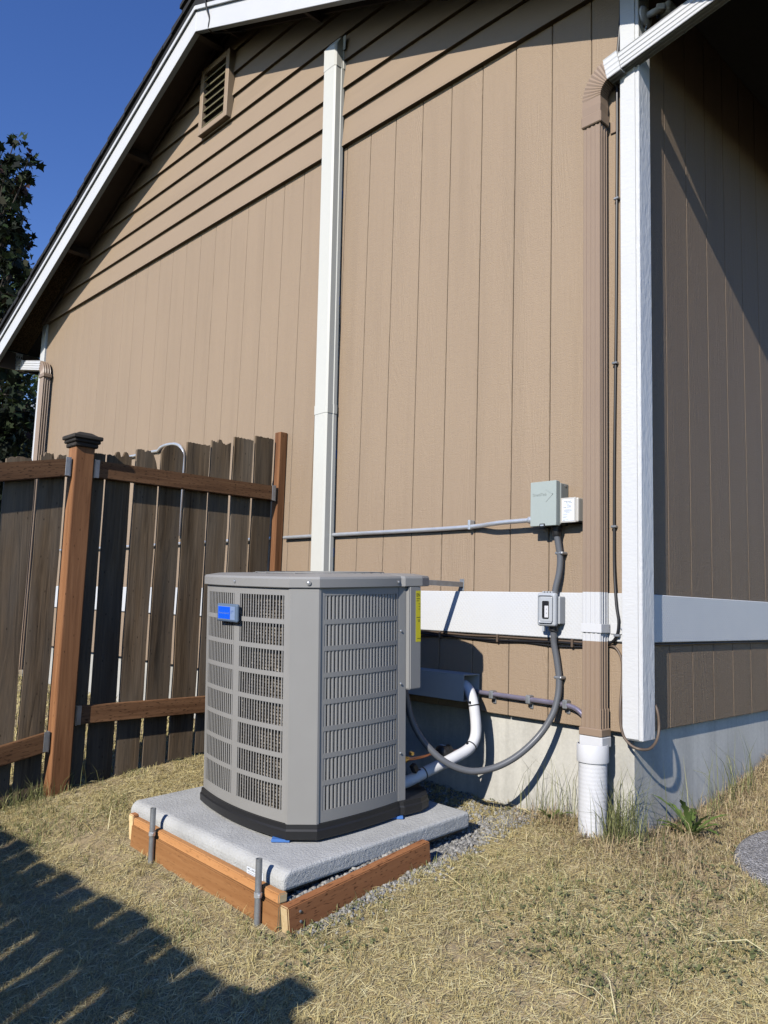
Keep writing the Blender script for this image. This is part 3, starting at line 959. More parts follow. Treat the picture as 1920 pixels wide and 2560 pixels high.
apc = tube('black_cable', [(-3.06, -.33, 5.66), (-3.062, -.345, 5.60), (-3.05, -.330, 5.52), (-3.035, -.322, 5.44), (-3.02, -.304, 5.37), (-3.025, -.303, 5.33), (-3.035, -.295, 5.303), (-3.05, -.25, 5.312), (-3.03, -.17, 5.345), (-2.95, -.05, 5.38)], .006, 'black_rubber', None, 8, 6)
tag(apc, 'black cable hanging over the white fascia at the roof peak', 'cable')
br = empty('wall_bracket', 'flat metal bar sticking out of the wall just above the white band', 'bracket', (-.9, 0, 1.5))
QI = Matrix.Translation((-.9, 0, 1.5)).inverted()
for nm, a in (('arm', (-.912, -.892, -.52, -.0065, 1.493, 1.516)), ('wall_plate', (-.915, -.889, -.0095, -.006, 1.475, 1.53))):
    o = box(nm, *a, 'galv_dull', None, .0015); o.parent = br; o.matrix_parent_inverse = QI

# security camera on the corner board
sc_ = empty('security_camera', 'white security camera on a bracket high on the corner board', 'camera', (.02, .01, 3.86))
SI = Matrix.Translation((.02, .01, 3.86)).inverted()
def ssub(o, m=None):
    o.parent = sc_; o.matrix_parent_inverse = SI if m is None else SI @ m; return o
ssub(lathe('base_plate', [(.045, 0), (.045, .008), (.036, .015), (.018, .018)], 'pvc_white', None, 20, (.0165, .01, 3.868), axis='X'))
ssub(tube('arm', [(.03, .01, 3.868), (.055, .012, 3.87), (.072, .03, 3.885), (.08, .045, 3.888)], .014, 'pvc_white', None, 10, 5))
ssub(box('joint', -.018, .018, -.018, .018, -.014, .014, 'pvc_white', None, .005, 2), Matrix.Translation((.075, .035, 3.89)) @ Matrix.Rotation(R(35), 4, 'Z'))
ssub(box('body', -.033, .033, -.05, .09, -.033, .033, 'pvc_white', None, .012, 3), Matrix.Translation((.085, .10, 3.89)) @ Matrix.Rotation(R(-20), 4, 'X') @ Matrix.Rotation(R(-14), 4, 'Z'))
ssub(lathe('lens', [(.02, 0), (.022, .006), (.012, .007)], 'black_plastic', None, 14, (0, .09, 0), axis='Y'), Matrix.Translation((.085, .10, 3.89)) @ Matrix.Rotation(R(-20), 4, 'X') @ Matrix.Rotation(R(-14), 4, 'Z'))
ssub(tube('cable', [(.03, .01, 3.83), (.025, .0, 3.80), (.028, .02, 3.79), (.02, .05, 3.80), (.0, .058, 3.83)], .003, 'pvc_white', None, 6, 5))

# ------------------------------------------------------------------ electrical boxes
dis = empty('disconnect_box', 'grey green electrical disconnect box with embossed arrow on the tan siding', 'electrical box', (-.40, -.02, 1.74))
XI = Matrix.Translation((-.40, -.02, 1.74)).inverted()
def xsub(o, par=None):
    o.parent = par or dis
    if par is None: o.matrix_parent_inverse = XI
    return o
bx0, bx1, by0, by1, bz0, bz1 = -.462, -.334, -.092, -.006, 1.745, 1.932
xsub(box('back_box', bx0+.006, bx1+.004, -.064, by1, bz0+.006, bz1-.008, 'box_side', None, .003))
cov = xsub(prism('cover', [(-.092, bz0), (-.062, bz0), (-.062, bz1-.002), (-.075, bz1), (-.092, bz1)], 'X', bx0, bx1, 'box_grey', None, .002))
xsub(box('latch', bx0+.048, bx0+.075, -.095, -.086, bz0-.004, bz0+.010, 'black_plastic', None, .002))
xsub(box('latch_tab', bx0+.053, bx0+.070, -.0965, -.094, bz0-.001, bz0+.006, 'galv', None, .001))
mt = facing((bx0+.012, -.0921, 1.872), (1, 0, 0), (0, 0, 1))
xsub(text('embossed_lettering', 'DiversiTech', .0165, 'box_grey', None, mt, .0012, .86))
arr = []
bm = bmesh.new()
for (x0_, z0_, x1_, z1_) in ((.076, .907-.008, .113, .8745), (.113, .8775, .078, .846)):
    a = Vector((bx0+x0_, -.0934, 1+z0_)); b = Vector((bx0+x1_, -.0934, 1+z1_))
    d_ = (b-a); L_ = d_.length
    m = Matrix.Translation(a) @ Matrix.Rotation(-math.atan2(d_.z, d_.x), 4, 'Y')
    bm_box(bm, 0, L_, 0, .0012, -.0016, .0016, m)
xsub(from_bm('embossed_arrow', bm, 'box_grey'))
for z in (1.76, 1.915):
    xsub(lathe('knockout', [(.006, 0), (.006, .0015)], 'galv_dull', None, 10, (bx1+.0042, -.03, z), axis='X'))
sp = empty('surge_protector', 'small clear plastic box with printed white label beside the disconnect box', 'electrical box', (-.29, -.03, 1.75))
GI_ = Matrix.Translation((-.29, -.03, 1.75)).inverted()
def gsub(o):
    o.parent = sp; o.matrix_parent_inverse = GI_; return o
sx0, sx1, sz0, sz1 = -.327, -.247, 1.757, 1.858
gsub(box('case', sx0, sx1, -.064, -.012, sz0, sz1, 'clear', None, .006, 2))
gsub(box('lid', sx0-.002, sx1-.010, -.068, -.0645, sz0-.001, sz1+.001, 'clear', None, .0015))
lb = gsub(box('label', sx0+.008, sx1-.016, -.0694, -.0684, sz0+.006, sz1-.006, 'label_white'))
def lt(s, x, z, size, mat='ink', xs=1.0):
    gsub(text('lettering', s, size, mat, None, facing((sx0+.011+x, -.0697, sz0+z), (1, 0, 0), (0, 0, 1)), .0001, xs))
lt('intermatic', .006, .084, .0085, 'ink', 1.0)
lt('AG Series', .014, .0775, .0075, 'ink', 1.0)
lt('Model: AG3000', .002, .060, .0065, 'ink', .9)
for i, (xo, zo, w_) in enumerate(((.001, .073, .030), (.020, .070, .022), (.020, .067, .019), (.012, .054, .026), (.004, .0505, .040), (.004, .0475, .040), (.006, .0445, .034), (.014, .041, .018), (.008, .038, .030), (.001, .033, .022), (.001, .030, .024), (.001, .024, .022), (.001, .021, .025), (.001, .018, .016), (.001, .011, .028), (.001, .0085, .010))):
    gsub(box('print_line', sx0+.010+xo, sx0+.010+xo+w_, -.0697, -.0690, sz0+zo-.0005, sz0+zo+.0006, 'ink_grey'))
gsub(lathe('fitting', [(.009, -.014), (.013, -.012), (.013, 0), (.009, .002)], 'black_plastic', None, 10, (sx0+.002, -.04, 1.785), axis='X'))
out_ = empty('outlet_box', 'grey weatherproof outlet box with clear window on the white band', 'outlet box', (-.38, -.03, 1.33))
OI = Matrix.Translation((-.38, -.03, 1.33)).inverted()
def osub(o):
    o.parent = out_; o.matrix_parent_inverse = OI; return o
ox0, ox1, oz0, oz1 = -.428, -.338, 1.333, 1.470
osub(box('back_box', ox0+.008, ox1+.004, -.062, -.019, oz0+.010, oz1-.014, 'outlet_grey', None, .004, 2))
bm = bmesh.new()
# cover frame with an opening
def ring_box(bm, x0, x1, z0, z1, a0, a1, c0, c1, y0, y1):
    bm_box(bm, x0, a0, y0, y1, z0, z1); bm_box(bm, a1, x1, y0, y1, z0, z1)
    bm_box(bm, a0, a1, y0, y1, z0, c0); bm_box(bm, a0, a1, y0, y1, c1, z1)
o = osub(box('cover', ox0, ox1, -.088, -.060, oz0, oz1, 'outlet_grey', None, .011, 3))
osub(box('cover_lip', ox0+.012, ox1-.010, -.0905, -.0875, oz0+.014, oz1-.012, 'outlet_grey', None, .008, 2))
osub(box('window', ox0+.031, ox0+.062, -.0918, -.0903, oz0+.032, oz1-.034, 'black_rubber', None, .004, 2))
osub(box('receptacle', ox0+.042, ox0+.060, -.0926, -.0919, oz0+.036, oz0+.084, 'pvc_white', None, .001))
osub(box('receptacle_slot', ox0+.050, ox0+.0525, -.0930, -.0927, oz0+.050, oz0+.056, 'ink_grey'))
osub(box('receptacle_slot', ox0+.050, ox0+.0525, -.0930, -.0927, oz0+.066, oz0+.072, 'ink_grey'))
for i in range(4):
    osub(box('hinge_knuckle', ox0+.022+.014*i, ox0+.030+.014*i, -.082, -.066, oz1-.003, oz1+.006, 'outlet_grey', None, .002))
osub(box('latch', ox0+.022, ox0+.032, -.082, -.070, oz0-.022, oz0+.002, 'outlet_grey', None, .002))
fl1 = empty('flexible_conduit', 'short ribbed grey hose joining the disconnect box to the outlet box', 'conduit', (-.36, -.04, 1.6))
F1 = Matrix.Translation((-.36, -.04, 1.6)).inverted()
def f1(o):
    o.parent = fl1; o.matrix_parent_inverse = F1; return o
f1(tube('hose', [(-.364, -.042, 1.76), (-.364, -.042, 1.72), (-.357, -.036, 1.66), (-.352, -.032, 1.61), (-.356, -.034, 1.55), (-.368, -.040, 1.49), (-.372, -.042, 1.45)], .0135, 'flex_grey', None, 12, 8, rib=.045, step=.0042))
f1(lathe('connector', [(.016, 1.705), (.018, 1.71), (.018, 1.735), (.021, 1.737), (.021, 1.752)], 'black_plastic', None, 12, (-.364, -.042, 0)))
f1(box('strap', -.370, -.332, -.047, -.006, 1.628, 1.641, 'galv_dull', None, .005, 2))
fl2 = empty('flexible_conduit', 'long ribbed grey hose looping from the outlet box to the air conditioner', 'conduit', (-.4, -.1, .9))
F2 = Matrix.Translation((-.4, -.1, .9)).inverted()
def f2(o):
    o.parent = fl2; o.matrix_parent_inverse = F2; return o
FLEX = [(-.374, -.045, 1.34), (-.376, -.040, 1.30), (-.377, -.035, 1.26), (-.367, -.03, 1.197), (-.356, -.03, 1.118), (-.356, -.04, 1.046), (-.369, -.06, .975), (-.407, -.1, .891), (-.463, -.17, .812), (-.528, -.24, .764), (-.594, -.31, .752), (-.660, -.38, .787), (-.725, -.43, .857), (-.767, -.46, .94), (-.785, -.48, 1.034), (-.79, -.50, 1.08)]
f2(tube('hose', FLEX, .0135, 'flex_grey', None, 12, 8, rib=.045, step=.0042))
f2(lathe('connector', [(.020, 1.315), (.020, 1.335)], 'black_plastic', None, 12, (-.374, -.044, 0)))
f2(box('strap', -.374, -.337, -.044, -.006, 1.121, 1.134, 'galv_dull', None, .005, 2))

# ------------------------------------------------------------------ air conditioner (built in pad space, then tilted with the pad)
ACX, ACY = -1.03, -.72
TILT = (.053, .018, 0)
PZ = .6048
ac = empty('air_conditioner', 'grey louvered outdoor air conditioner unit standing on a concrete pad', 'air conditioner', (ACX, ACY, PZ), TILT)
def arc(a, b, sag_, n):
    a = Vector((a[0], a[1])); b = Vector((b[0], b[1]))
    d_ = b-a; L_ = d_.length
    nrm = Vector((d_.y, -d_.x))/L_
    out = []
    for i in range(n+1):
        t = i/n
        out.append(a+d_*t+nrm*(4*sag_*t*(1-t)))
    return out
def loc2(x, y): return (x-ACX, y-ACY)
Fa, Fb = loc2(-1.332, -1.058), loc2(-.748, -1.085)
Cb = loc2(-.676, -1.010)
Ra, Rb = Cb, loc2(-.672, -.622)
Sb = loc2(-.655, -.525)
front = arc(Fa, Fb, .034, 26)
right = arc(Ra, Rb, .012, 20)
back = [Vector(loc2(*p)) for p in ((-.672, -.47), (-.74, -.415), (-.87, -.380), (-1.04, -.362), (-1.20, -.378), (-1.32, -.43), (-1.385, -.52), (-1.405, -.72), (-1.395, -.93))]
sidep = [Vector(loc2(-.662, -.610)), Vector(Sb)]
outline = front + right + sidep + back
def scaled(pl, k):
    return [p*k for p in pl]
def ring_prism(name, pl, z0, z1, mat, par, taper=1.0, smooth=False):
    bm = bmesh.new()
    lo = [bm.verts.new((p.x, p.y, z0)) for p in pl]
    hi = [bm.verts.new((p.x*taper, p.y*taper, z1)) for p in pl]
    n = len(pl)
    bm.faces.new(lo); bm.faces.new(hi[::-1])
    for i in range(n): bm.faces.new((lo[i], lo[(i+1) % n], hi[(i+1) % n], hi[i]))
    return from_bm(name, bm, mat, par)
ZC0, ZC1 = .062, .872
# base pan
bp = scaled(outline, 1.025)
bm = bmesh.new()
rings = []
for k, z in ((1.022, .010), (1.030, .014), (1.032, .040), (1.022, .046), (1.018, .061)):
    rings.append([bm.verts.new((p.x*k, p.y*k, z)) for p in outline])
n = len(outline)
bm.faces.new(rings[0]); bm.faces.new(rings[-1][::-1])
for A, B in zip(rings[:-1], rings[1:]):
    for i in range(n): bm.faces.new((A[i], A[(i+1) % n], B[(i+1) % n], B[i]))
from_bm('base_pan', bm, 'black_plastic', ac)
# coil inside
coil_line = scaled(front+right[:-1], .945)+[Vector(loc2(*q_)) for q_ in ((-.705, -.625), (-.79, -.50), (-.90, -.405))]+scaled(back[3:], .95)
coil = ring_prism('coil', coil_line, ZC0+.002, ZC1, 'coil', ac)
# swept strips along a plan polyline
def strip(bm, pl, t0, t1, z0, z1, off=0.0, th=.0022):
    """a thin plate following polyline pl between arc fractions t0..t1"""
    m = len(pl)-1
    ts = [t0]+[i/m for i in range(m+1) if t0 < i/m < t1]+[t1]
    def at(t):
        k = min(int(t*m), m-1); u = t*m-k
        p = pl[k].lerp(pl[k+1], u)
        d_ = (pl[k+1]-pl[k]).normalized()
        return p, Vector((d_.y, -d_.x))
    o_, i_ = [], []
    for t in ts:
        p, nr = at(t)
        a = p+nr*off; b = p+nr*(off-th)
        o_.append((bm.verts.new((a.x, a.y, z0)), bm.verts.new((a.x, a.y, z1))))
        i_.append((bm.verts.new((b.x, b.y, z0)), bm.verts.new((b.x, b.y, z1))))
    for k in range(len(ts)-1):
        bm.faces.new((o_[k][0], o_[k+1][0], o_[k+1][1], o_[k][1]))
        bm.faces.new((i_[k][0], i_[k][1], i_[k+1][1], i_[k+1][0]))
        bm.faces.new((o_[k][1], o_[k+1][1], i_[k+1][1], i_[k][1]))
        bm.faces.new((o_[k][0], i_[k][0], i_[k+1][0], o_[k+1][0]))
    for k in (0, -1):
        bm.faces.new((o_[k][0], o_[k][1], i_[k][1], i_[k][0]))
def louver_panel(pl, ranges, nsl, vanes, rows=8):
    """one stamped panel: rails, cross bars and stiles in one sheet, the fins as separate slats"""
    L_ = sum((b-a).length for a, b in zip(pl[:-1], pl[1:]))
    bm = bmesh.new()
    strip(bm, pl, 0, 1, ZC1-.030, ZC1-.001)
    strip(bm, pl, 0, 1, ZC0, ZC0+.040)
    zb, zt = ZC0+.040, ZC1-.030
    hrow = (zt-zb)/rows
    for k in range(1, rows):
        for a_, b_ in ranges: strip(bm, pl, a_, b_, zb+hrow*k-.0085, zb+hrow*k+.0085, .0004)
    edges = [0]+[e for r_ in ranges for e in r_]+[1]
    for a, b in zip(edges[0::2], edges[1::2]):
        if b-a > .002: strip(bm, pl, a, b, zb, zt)
    pan = from_bm('louver_panel', bm, 'ac_paint', ac)
    m = len(pl)-1
    # fin mesh, shared within a column
    def fin(wv, Lv, vang):
        th = R(vang)
        sec = [(-wv/2, 0), (wv/2, 0), (wv/2, -.0012), (-wv/2+.0012, -.0012), (-wv/2-Lv*math.sin(th)+.0011, -.0012-Lv*math.cos(th)), (-wv/2-Lv*math.sin(th), -Lv*math.cos(th))]
        bm = bmesh.new()
        lo = [bm.verts.new((u, v, zb)) for u, v in sec]; hi = [bm.verts.new((u, v, zt)) for u, v in sec]
        bm.faces.new(lo); bm.faces.new(hi[::-1])
        for i in range(6): bm.faces.new((lo[i], lo[(i+1) % 6], hi[(i+1) % 6], hi[i]))
        bmesh.ops.recalc_face_normals(bm, faces=bm.faces)
        me = bpy.data.meshes.new('slat'); bm.to_mesh(me); bm.free(); me.materials.append(MAT['ac_paint'])
        return me
    for (a, b), ns, vn in zip(ranges, nsl, vanes):
        me = fin(*vn)
        for i in range(ns):
            t = a+(b-a)*(i+.5)/ns
            k = min(int(t*m), m-1); u = t*m-k
            p = pl[k].lerp(pl[k+1], u); d_ = (pl[k+1]-pl[k]).normalized()
            nr = Vector((d_.y, -d_.x))
            o = link('slat', me, None, pan)
            # local x along the face, y outwards
            mx = Matrix(((d_.x, nr.x, 0, p.x-nr.x*.0006), (d_.y, nr.y, 0, p.y-nr.y*.0006), (0, 0, 1, 0), (0, 0, 0, 1)))
            o.matrix_local = mx
    return pan
louver_panel(front, [(.035, .455), (.525, .955)], [15, 16], [(.0070, .0155, 66), (.0050, .0035, 47)])
louver_panel(right, [(.055, .965)], [22], [(.0046, .0062, 62)])
# front corner post and the other corner posts
bm = bmesh.new()
cp = [Vector(Fb)+Vector((-.004, -.001)), Vector(Fb)+Vector((.004, -.001)), Vector(Cb)+Vector((.0005, -.005)), Vector(Cb)+Vector((.0015, .004))]
strip(bm, cp, 0, 1, ZC0-.001, ZC1, .0025, .004)
from_bm('corner_post', bm, 'ac_paint', ac)
bm = bmesh.new()
strip(bm, back[5:]+[front[0]], 0, 1, ZC0, ZC1, .001, .004)
from_bm('side_panel', bm, 'ac_paint', ac)
bm = bmesh.new()
strip(bm, [Vector(loc2(-.885, -.386))]+back[3:6], 0, 1, ZC0, ZC1, .001, .004)
from_bm('back_panel', bm, 'ac_paint', ac)
# service corner: narrow post, control box cover above, black plate standing in for the recess's shade below
bm = bmesh.new()
strip(bm, [right[-1], right[-1]+Vector((.004, .034))], 0, 1, ZC0, ZC1, .002, .004)
from_bm('service_post', bm, 'ac_dark', ac)
ccx0, ccy0 = loc2(-.668, -.588); ccx1, ccy1 = loc2(-.648, -.522)
bm = bmesh.new()
pl = [Vector((ccx0, ccy0)), Vector((ccx1, ccy0+.004)), Vector((ccx1, ccy1)), Vector((ccx1-.16, ccy1+.03)), Vector((ccx1-.16, ccy0))]
lo = [bm.verts.new((p.x, p.y, .475)) for p in pl]; hi = [bm.verts.new((p.x, p.y, ZC1-.001)) for p in pl]
bm.faces.new(lo); bm.faces.new(hi[::-1])
for i in range(5): bm.faces.new((lo[i], lo[(i+1) % 5], hi[(i+1) % 5], hi[i]))
bmesh.ops.recalc_face_normals(bm, faces=bm.faces)
bmesh.ops.bevel(bm, geom=bm.edges[:], offset=.004, segments=2, affect='EDGES')
from_bm('control_box_cover', bm, 'ac_dark', ac)
bm = bmesh.new()
strip(bm, [Vector(loc2(-.690, -.612)), Vector(loc2(-.780, -.492)), Vector(loc2(-.888, -.388))], 0, 1, ZC0+.001, ZC1-.001, 0, .003)
from_bm('recess_shade_plate', bm, 'black_plastic', ac)
# top cap
bm = bmesh.new()
rings = []
for k, z in ((1.022, ZC1-.004), (1.030, ZC1-.001), (1.030, .900), (1.020, .908), (.90, .916), (.86, .917)):
    rings.append([bm.verts.new((p.x*k, p.y*k, z)) for p in outline])
for A, B in zip(rings[:-1], rings[1:]):
    for i in range(n): bm.faces.new((A[i], A[(i+1) % n], B[(i+1) % n], B[i]))
bm.faces.new(rings[0]); bm.faces.new(rings[-1][::-1])
from_bm('top_cap', bm, 'ac_paint', ac)
# fan grille on the top: rings and spokes
bm = bmesh.new()
for rad in (.06, .10, .14, .18, .22, .26):
    m_ = 40
    for i in range(m_):
        a0_, a1_ = 2*math.pi*i/m_, 2*math.pi*(i+1)/m_
        p0 = Vector((rad*math.cos(a0_), rad*math.sin(a0_), .919)); p1 = Vector((rad*math.cos(a1_), rad*math.sin(a1_), .919))
        d_ = p1-p0
        mm = Matrix.Translation(p0) @ Matrix.Rotation(math.atan2(d_.y, d_.x), 4, 'Z')
        bm_box(bm, 0, d_.length, -.002, .002, 0, .003, mm)
for i in range(12):
    mm = Matrix.Rotation(2*math.pi*i/12, 4, 'Z')
    bm_box(bm, .03, .27, -.002, .002, .9165, .9195, mm)
from_bm('fan_grille', bm, 'ac_paint', ac)
# cap screws
def on_outline(pl, t, off):
    m = len(pl)-1
    k = min(int(t*m), m-1); p = pl[k].lerp(pl[k+1], t*m-k); d_ = (pl[k+1]-pl[k]).normalized()
    nr = Vector((d_.y, -d_.x)); return p*1.030+nr*off, nr
for pl, t in ((front, .49), (cp, .55), (right, .955)):
    p, nr = on_outline(pl, t, .0)
    mm = Matrix(((-nr.y, nr.x, 0, p.x), (nr.x, nr.y, 0, p.y), (0, 0, 1, .887), (0, 0, 0, 1)))
    w_ = lathe('screw_dimple', [(.0085, -.002), (.0085, .0012), (.006, .0012), (.0055, -.001)], 'ac_dark', ac, 14, axis='Y'); w_.matrix_local = mm
    h_ = lathe('screw', [(.0048, -.001), (.0048, .0025), (.003, .0035)], 'galv', ac, 8, axis='Y'); h_.matrix_local = mm
for z in (.70, .50, .24):
    p = right[-1]+Vector((.004, .006))
    mm = Matrix(((0, 1, 0, p.x+.001), (1, 0, 0, p.y), (0, 0, 1, z), (0, 0, 0, 1)))
    h_ = lathe('screw', [(.004, 0), (.004, .003), (.002, .004)], 'galv', ac, 8, axis='Y'); h_.matrix_local = mm
# badge on the front
bt = .487
kk = front[int(.487*26)]
dv = (front[14]-front[12]).normalized()
bo = Vector((-1.082-ACX, -1.119-ACY, .768))
BM = facing(bo, (dv.x, dv.y, 0), (0, 0, 1))
b_ = box('badge', -.074, .074, -.034, .034, -.006, .009, 'badge_rim', ac, .007, 3, None); b_.matrix_local = BM
f_ = box('badge_face', -.062, .060, -.025, .025, .0088, .0096, 'badge_side', b_, .0004)
f2_ = box('badge_panel', -.060, .027, -.023, .023, .0097, .0103, 'blue_badge', b_, .0003)
text('badge_lettering', 'American Standard', .0105, 'badge_text', b_, Matrix.Translation((-.0165, -.004, .0106)), .0001, .92, 'CENTER')
text('badge_lettering', 'HEATING\n& AIR', .006, 'badge_text', b_, Matrix.Translation((.0305, .006, .0099)), .0001, .85)
# energy label wrapped on the control cover edge
lx_ = ccx1+.0006
bm = bmesh.new()
bm_box(bm, lx_-.0012, lx_, ccy1-.030, ccy1-.003, .655, .852)
ylb = from_bm('energy_label', bm, 'yellow', ac)
mt = facing((lx_+.0002, ccy1-.0275, .829), (0, 1, 0), (0, 0, 1))
text('label_lettering', 'EN', .019, 'ink', ylb, mt, .0001, .85)
for z, y0_, w_ in ((.820, .003, .020), (.812, .003, .014), (.800, .014, .010), (.790, .015, .009), (.780, .014, .010), (.748, .004, .022), (.738, .010, .012), (.733, .012, .010), (.667, .008, .018)):
    bm = bmesh.new(); bm_box(bm, lx_, lx_+.0003, ccy1-.030+y0_, ccy1-.030+y0_+w_, z, z+.0018); from_bm('print_line', bm, 'ink', ylb)
# blue foam feet
for (x, y) in ((-.79, -1.062), (-1.36, -.99), (-.70, -.60), (-1.33, -.47)):
    lx2, ly2 = loc2(x, y)
    box('shim', -.032, .032, -.03, .03, .0005, .0105, 'blue_foam', ac, .0015, 1, Matrix.Translation((lx2+.012, ly2-.022, 0)) @ Matrix.Rotation(R(45 if x > -1 else -40), 4, 'Z'))

# ------------------------------------------------------------------ refrigerant lines
ins = empty('insulated_pipe', 'white wrapped pipe curving from the shadow grey duct down to the air conditioner', 'pipe', (-.74, -.2, .8))
NI = Matrix.Translation((-.74, -.2, .8)).inverted()
def nsub(o):
    o.parent = ins; o.matrix_parent_inverse = NI; return o
PIPE = [(-1.0, -.062, 1.055), (-.873, -.065, 1.062), (-.79, -.09, 1.05), (-.740, -.11, .999), (-.722, -.11, .92), (-.714, -.12, .852), (-.710, -.165, .807), (-.720, -.24, .778), (-.735, -.32, .752), (-.749, -.4, .729), (-.77, -.48, .70), (-.79, -.54, .69)]
nsub(tube('pipe_wrap', PIPE, .0235, 'wrap_white', None, 16, 8))
pp = smooth_path(PIPE, 8)
for k in (26, 46, 72):
    a, b = pp[k], pp[k+1]
    d_ = (b-a).normalized()
    nsub(sweep('zip_tie', [a-d_*.002, a+d_*.003], circ(.0250, 16), 'black_rubber'))
    nsub(box('zip_tie_head', a.x-.005, a.x+.004, a.y-.030, a.y-.022, a.z+.008, a.z+.018, 'black_rubber', None, .001))
cu = empty('copper_line', 'copper pipe with black filter drier and brass valve behind the unit', 'pipe', (-.76, -.3, .79))
KI = Matrix.Translation((-.76, -.3, .79)).inverted()
def ksub(o, m=None):
    o.parent = cu; o.matrix_parent_inverse = KI if m is None else KI @ m; return o
CUP = [(-.78, -.53, .785), (-.761, -.46, .788), (-.751, -.4, .793), (-.760, -.33, .797), (-.765, -.25, .795), (-.745, -.20, .797), (-.722, -.185, .798)]
ksub(tube('pipe', CUP, .0055, 'copper', None, 8, 6))
ksub(lathe('filter_drier', [(.008, -.042), (.022, -.036), (.029, -.028), (.029, -.006), (.0305, -.004), (.0305, .002), (.029, .004), (.029, .026), (.022, .034), (.008, .04)], 'black_plastic', None, 20, (0, 0, 0), axis='Y'), Matrix.Translation((-.764, -.262, .795)) @ Matrix.Rotation(R(4), 4, 'Z'))
ksub(box('drier_label', -.012, .012, -.02, -.004, .0288, .0296, 'label_white'), Matrix.Translation((-.764, -.262, .795)))
ksub(lathe('valve', [(.009, -.02), (.014, -.018), (.014, 0), (.010, .004), (.010, .018)], 'brass', None, 12, (0, 0, 0), axis='Y'), Matrix.Translation((-.770, -.488, .787)))
ksub(lathe('valve_cap', [(.004, 0), (.011, .002), (.011, .014), (.006, .016)], 'brass', None, 8, (-.755, -.47, .803)))
ksub(box('valve_cap', -.012, .012, -.012, .012, -.018, .018, 'black_plastic', None, .003, 1), Matrix.Translation((-.745, -.462, .755)) @ Matrix.Rotation(R(35), 4, 'X'))

# ------------------------------------------------------------------ pad, frame, stakes
pad = empty('equipment_pad', 'light grey textured concrete pad under the air conditioner', 'pad', (-1.046, -.81, .5998), TILT)
bm = bmesh.new()
hw, hd = .51, .447
ns = 28
bm_box(bm, -hw, hw, -hd, hd, -.060, 0)
fe = [e for e in bm.edges if all(v.co.y < -.4 and v.co.z > -.01 for v in e.verts)]
bmesh.ops.bevel(bm, geom=fe, offset=.036, segments=6, affect='EDGES', profile=.5)
fe = [e for e in bm.edges if e.calc_face_angle(0) > R(50)]
bmesh.ops.bevel(bm, geom=fe, offset=.011, segments=3, affect='EDGES', profile=.5)
from_bm('slab', bm, 'pad', pad, False)
box('under_lip', -hw+.03, hw-.02, -hd+.012, hd-.02, -.074, -.0585, 'black_plastic', pad, .002)
lab = box('label', .315, .405, -hd-.0012, -hd+.002, -.055, -.031, 'label_white', pad, 0)
text('label_lettering', 'MFG. ANCHOR PAD', .0098, 'ink', lab, facing((.319, -hd-.0014, -.0405), (1, 0, 0), (0, 0, 1)), .0001, .9)
for z, w_ in ((-.046, .06), (-.051, .05)):
    box('print_line', .320, .320+w_, -hd-.0016, -hd-.0011, z, z+.0012, 'ink_grey', lab)
def timber(name, a, b, w, h, mat, label, cat, group=None, endmat=None, knock=0.0):
    """board whose top centre line runs a->b"""
    a = Vector(a); b = Vector(b)
    d_ = b-a; L_ = d_.length
    bm = bmesh.new()
    ax = 'X' if abs(d_.x) > abs(d_.y) else 'Y'
    if ax == 'X':
        bm_box(bm, 0, L_, -w/2, w/2, -h, 0)
        rot = Matrix.Rotation(math.atan2(d_.y, d_.x), 4, 'Z') @ Matrix.Rotation(-math.atan2(d_.z, d_.xy.length), 4, 'Y')
    else:
        bm_box(bm, -w/2, w/2, 0, L_, -h, 0)
        rot = Matrix.Rotation(math.atan2(-d_.x, d_.y), 4, 'Z') @ Matrix.Rotation(math.atan2(d_.z, d_.xy.length), 4, 'X')
    bmesh.ops.bevel(bm, geom=bm.edges[:], offset=.0035, segments=2, affect='EDGES')
    o = from_bm(name, bm, mat)
    o.location = a; o.rotation_euler = rot.to_euler()
    if endmat:
        o.data.materials.append(MAT[endmat])
        for p in o.data.polygons:
            nm = p.normal
            if abs(nm.x if ax == 'X' else nm.y) > .9: p.material_index = 1
    if label: tag(o, label, cat, group)
    return o
G4 = 'timbers framing the pad'
t1 = timber('frame_timber', (-1.478, -1.266, .515), (-.512, -1.266, .482), .038, .11, 'new_x', 'orange lower board along the front edge of the pad frame', 'timber', G4, 'end_grain')
t2 = timber('frame_timber', (-1.478, -1.261, .540), (-.525, -1.261, .512), .034, .030, 'new_x', 'narrow orange board lying on top of the front frame board', 'timber', G4, 'end_grain')
t3 = timber('frame_timber', (-.492, -1.284, .487), (-.495, -.655, .570), .038, .092, 'new_y', 'reddish board along the right side of the pad, half sunk in gravel', 'timber', G4, 'end_grain')
t4 = timber('frame_timber', (-1.500, -1.279, .548), (-1.500, -.60, .60), .038, .10, 'new_y', 'board on the far left side of the pad showing pale end grain', 'timber', G4, 'end_grain')
for y, z in ((-1.238, .462), (-1.238, .432)):
    o = lathe('screw', [(.0045, 0), (.0045, .002), (.002, .003)], 'galv_dull', None, 8, (0, 0, 0), axis='X')
    o.parent = t3; o.matrix_parent_inverse = Matrix.Identity(4); o.location = (.0192, y+1.284, z-.487)
def stake(x, y, z0, z1, label):
    s_ = empty('stake_pipe', label, 'stake', (x, y, z0), (R(.5), R(-1.2), 0), 'steel stakes holding the frame')
    prof_ = [(.0105, -.10), (.0105, z1-z0), (.0086, z1-z0), (.0086, z1-z0-.06)]
    lathe('pipe', prof_, 'galv_dull', s_, 14)
    lathe('clamp', [(.0128, (z1-z0)*.42), (.0128, (z1-z0)*.42+.014)], 'galv', s_, 14)
    box('clamp_screw', .010, .021, -.012, -.004, (z1-z0)*.42+.002, (z1-z0)*.42+.014, 'galv', s_, .002)
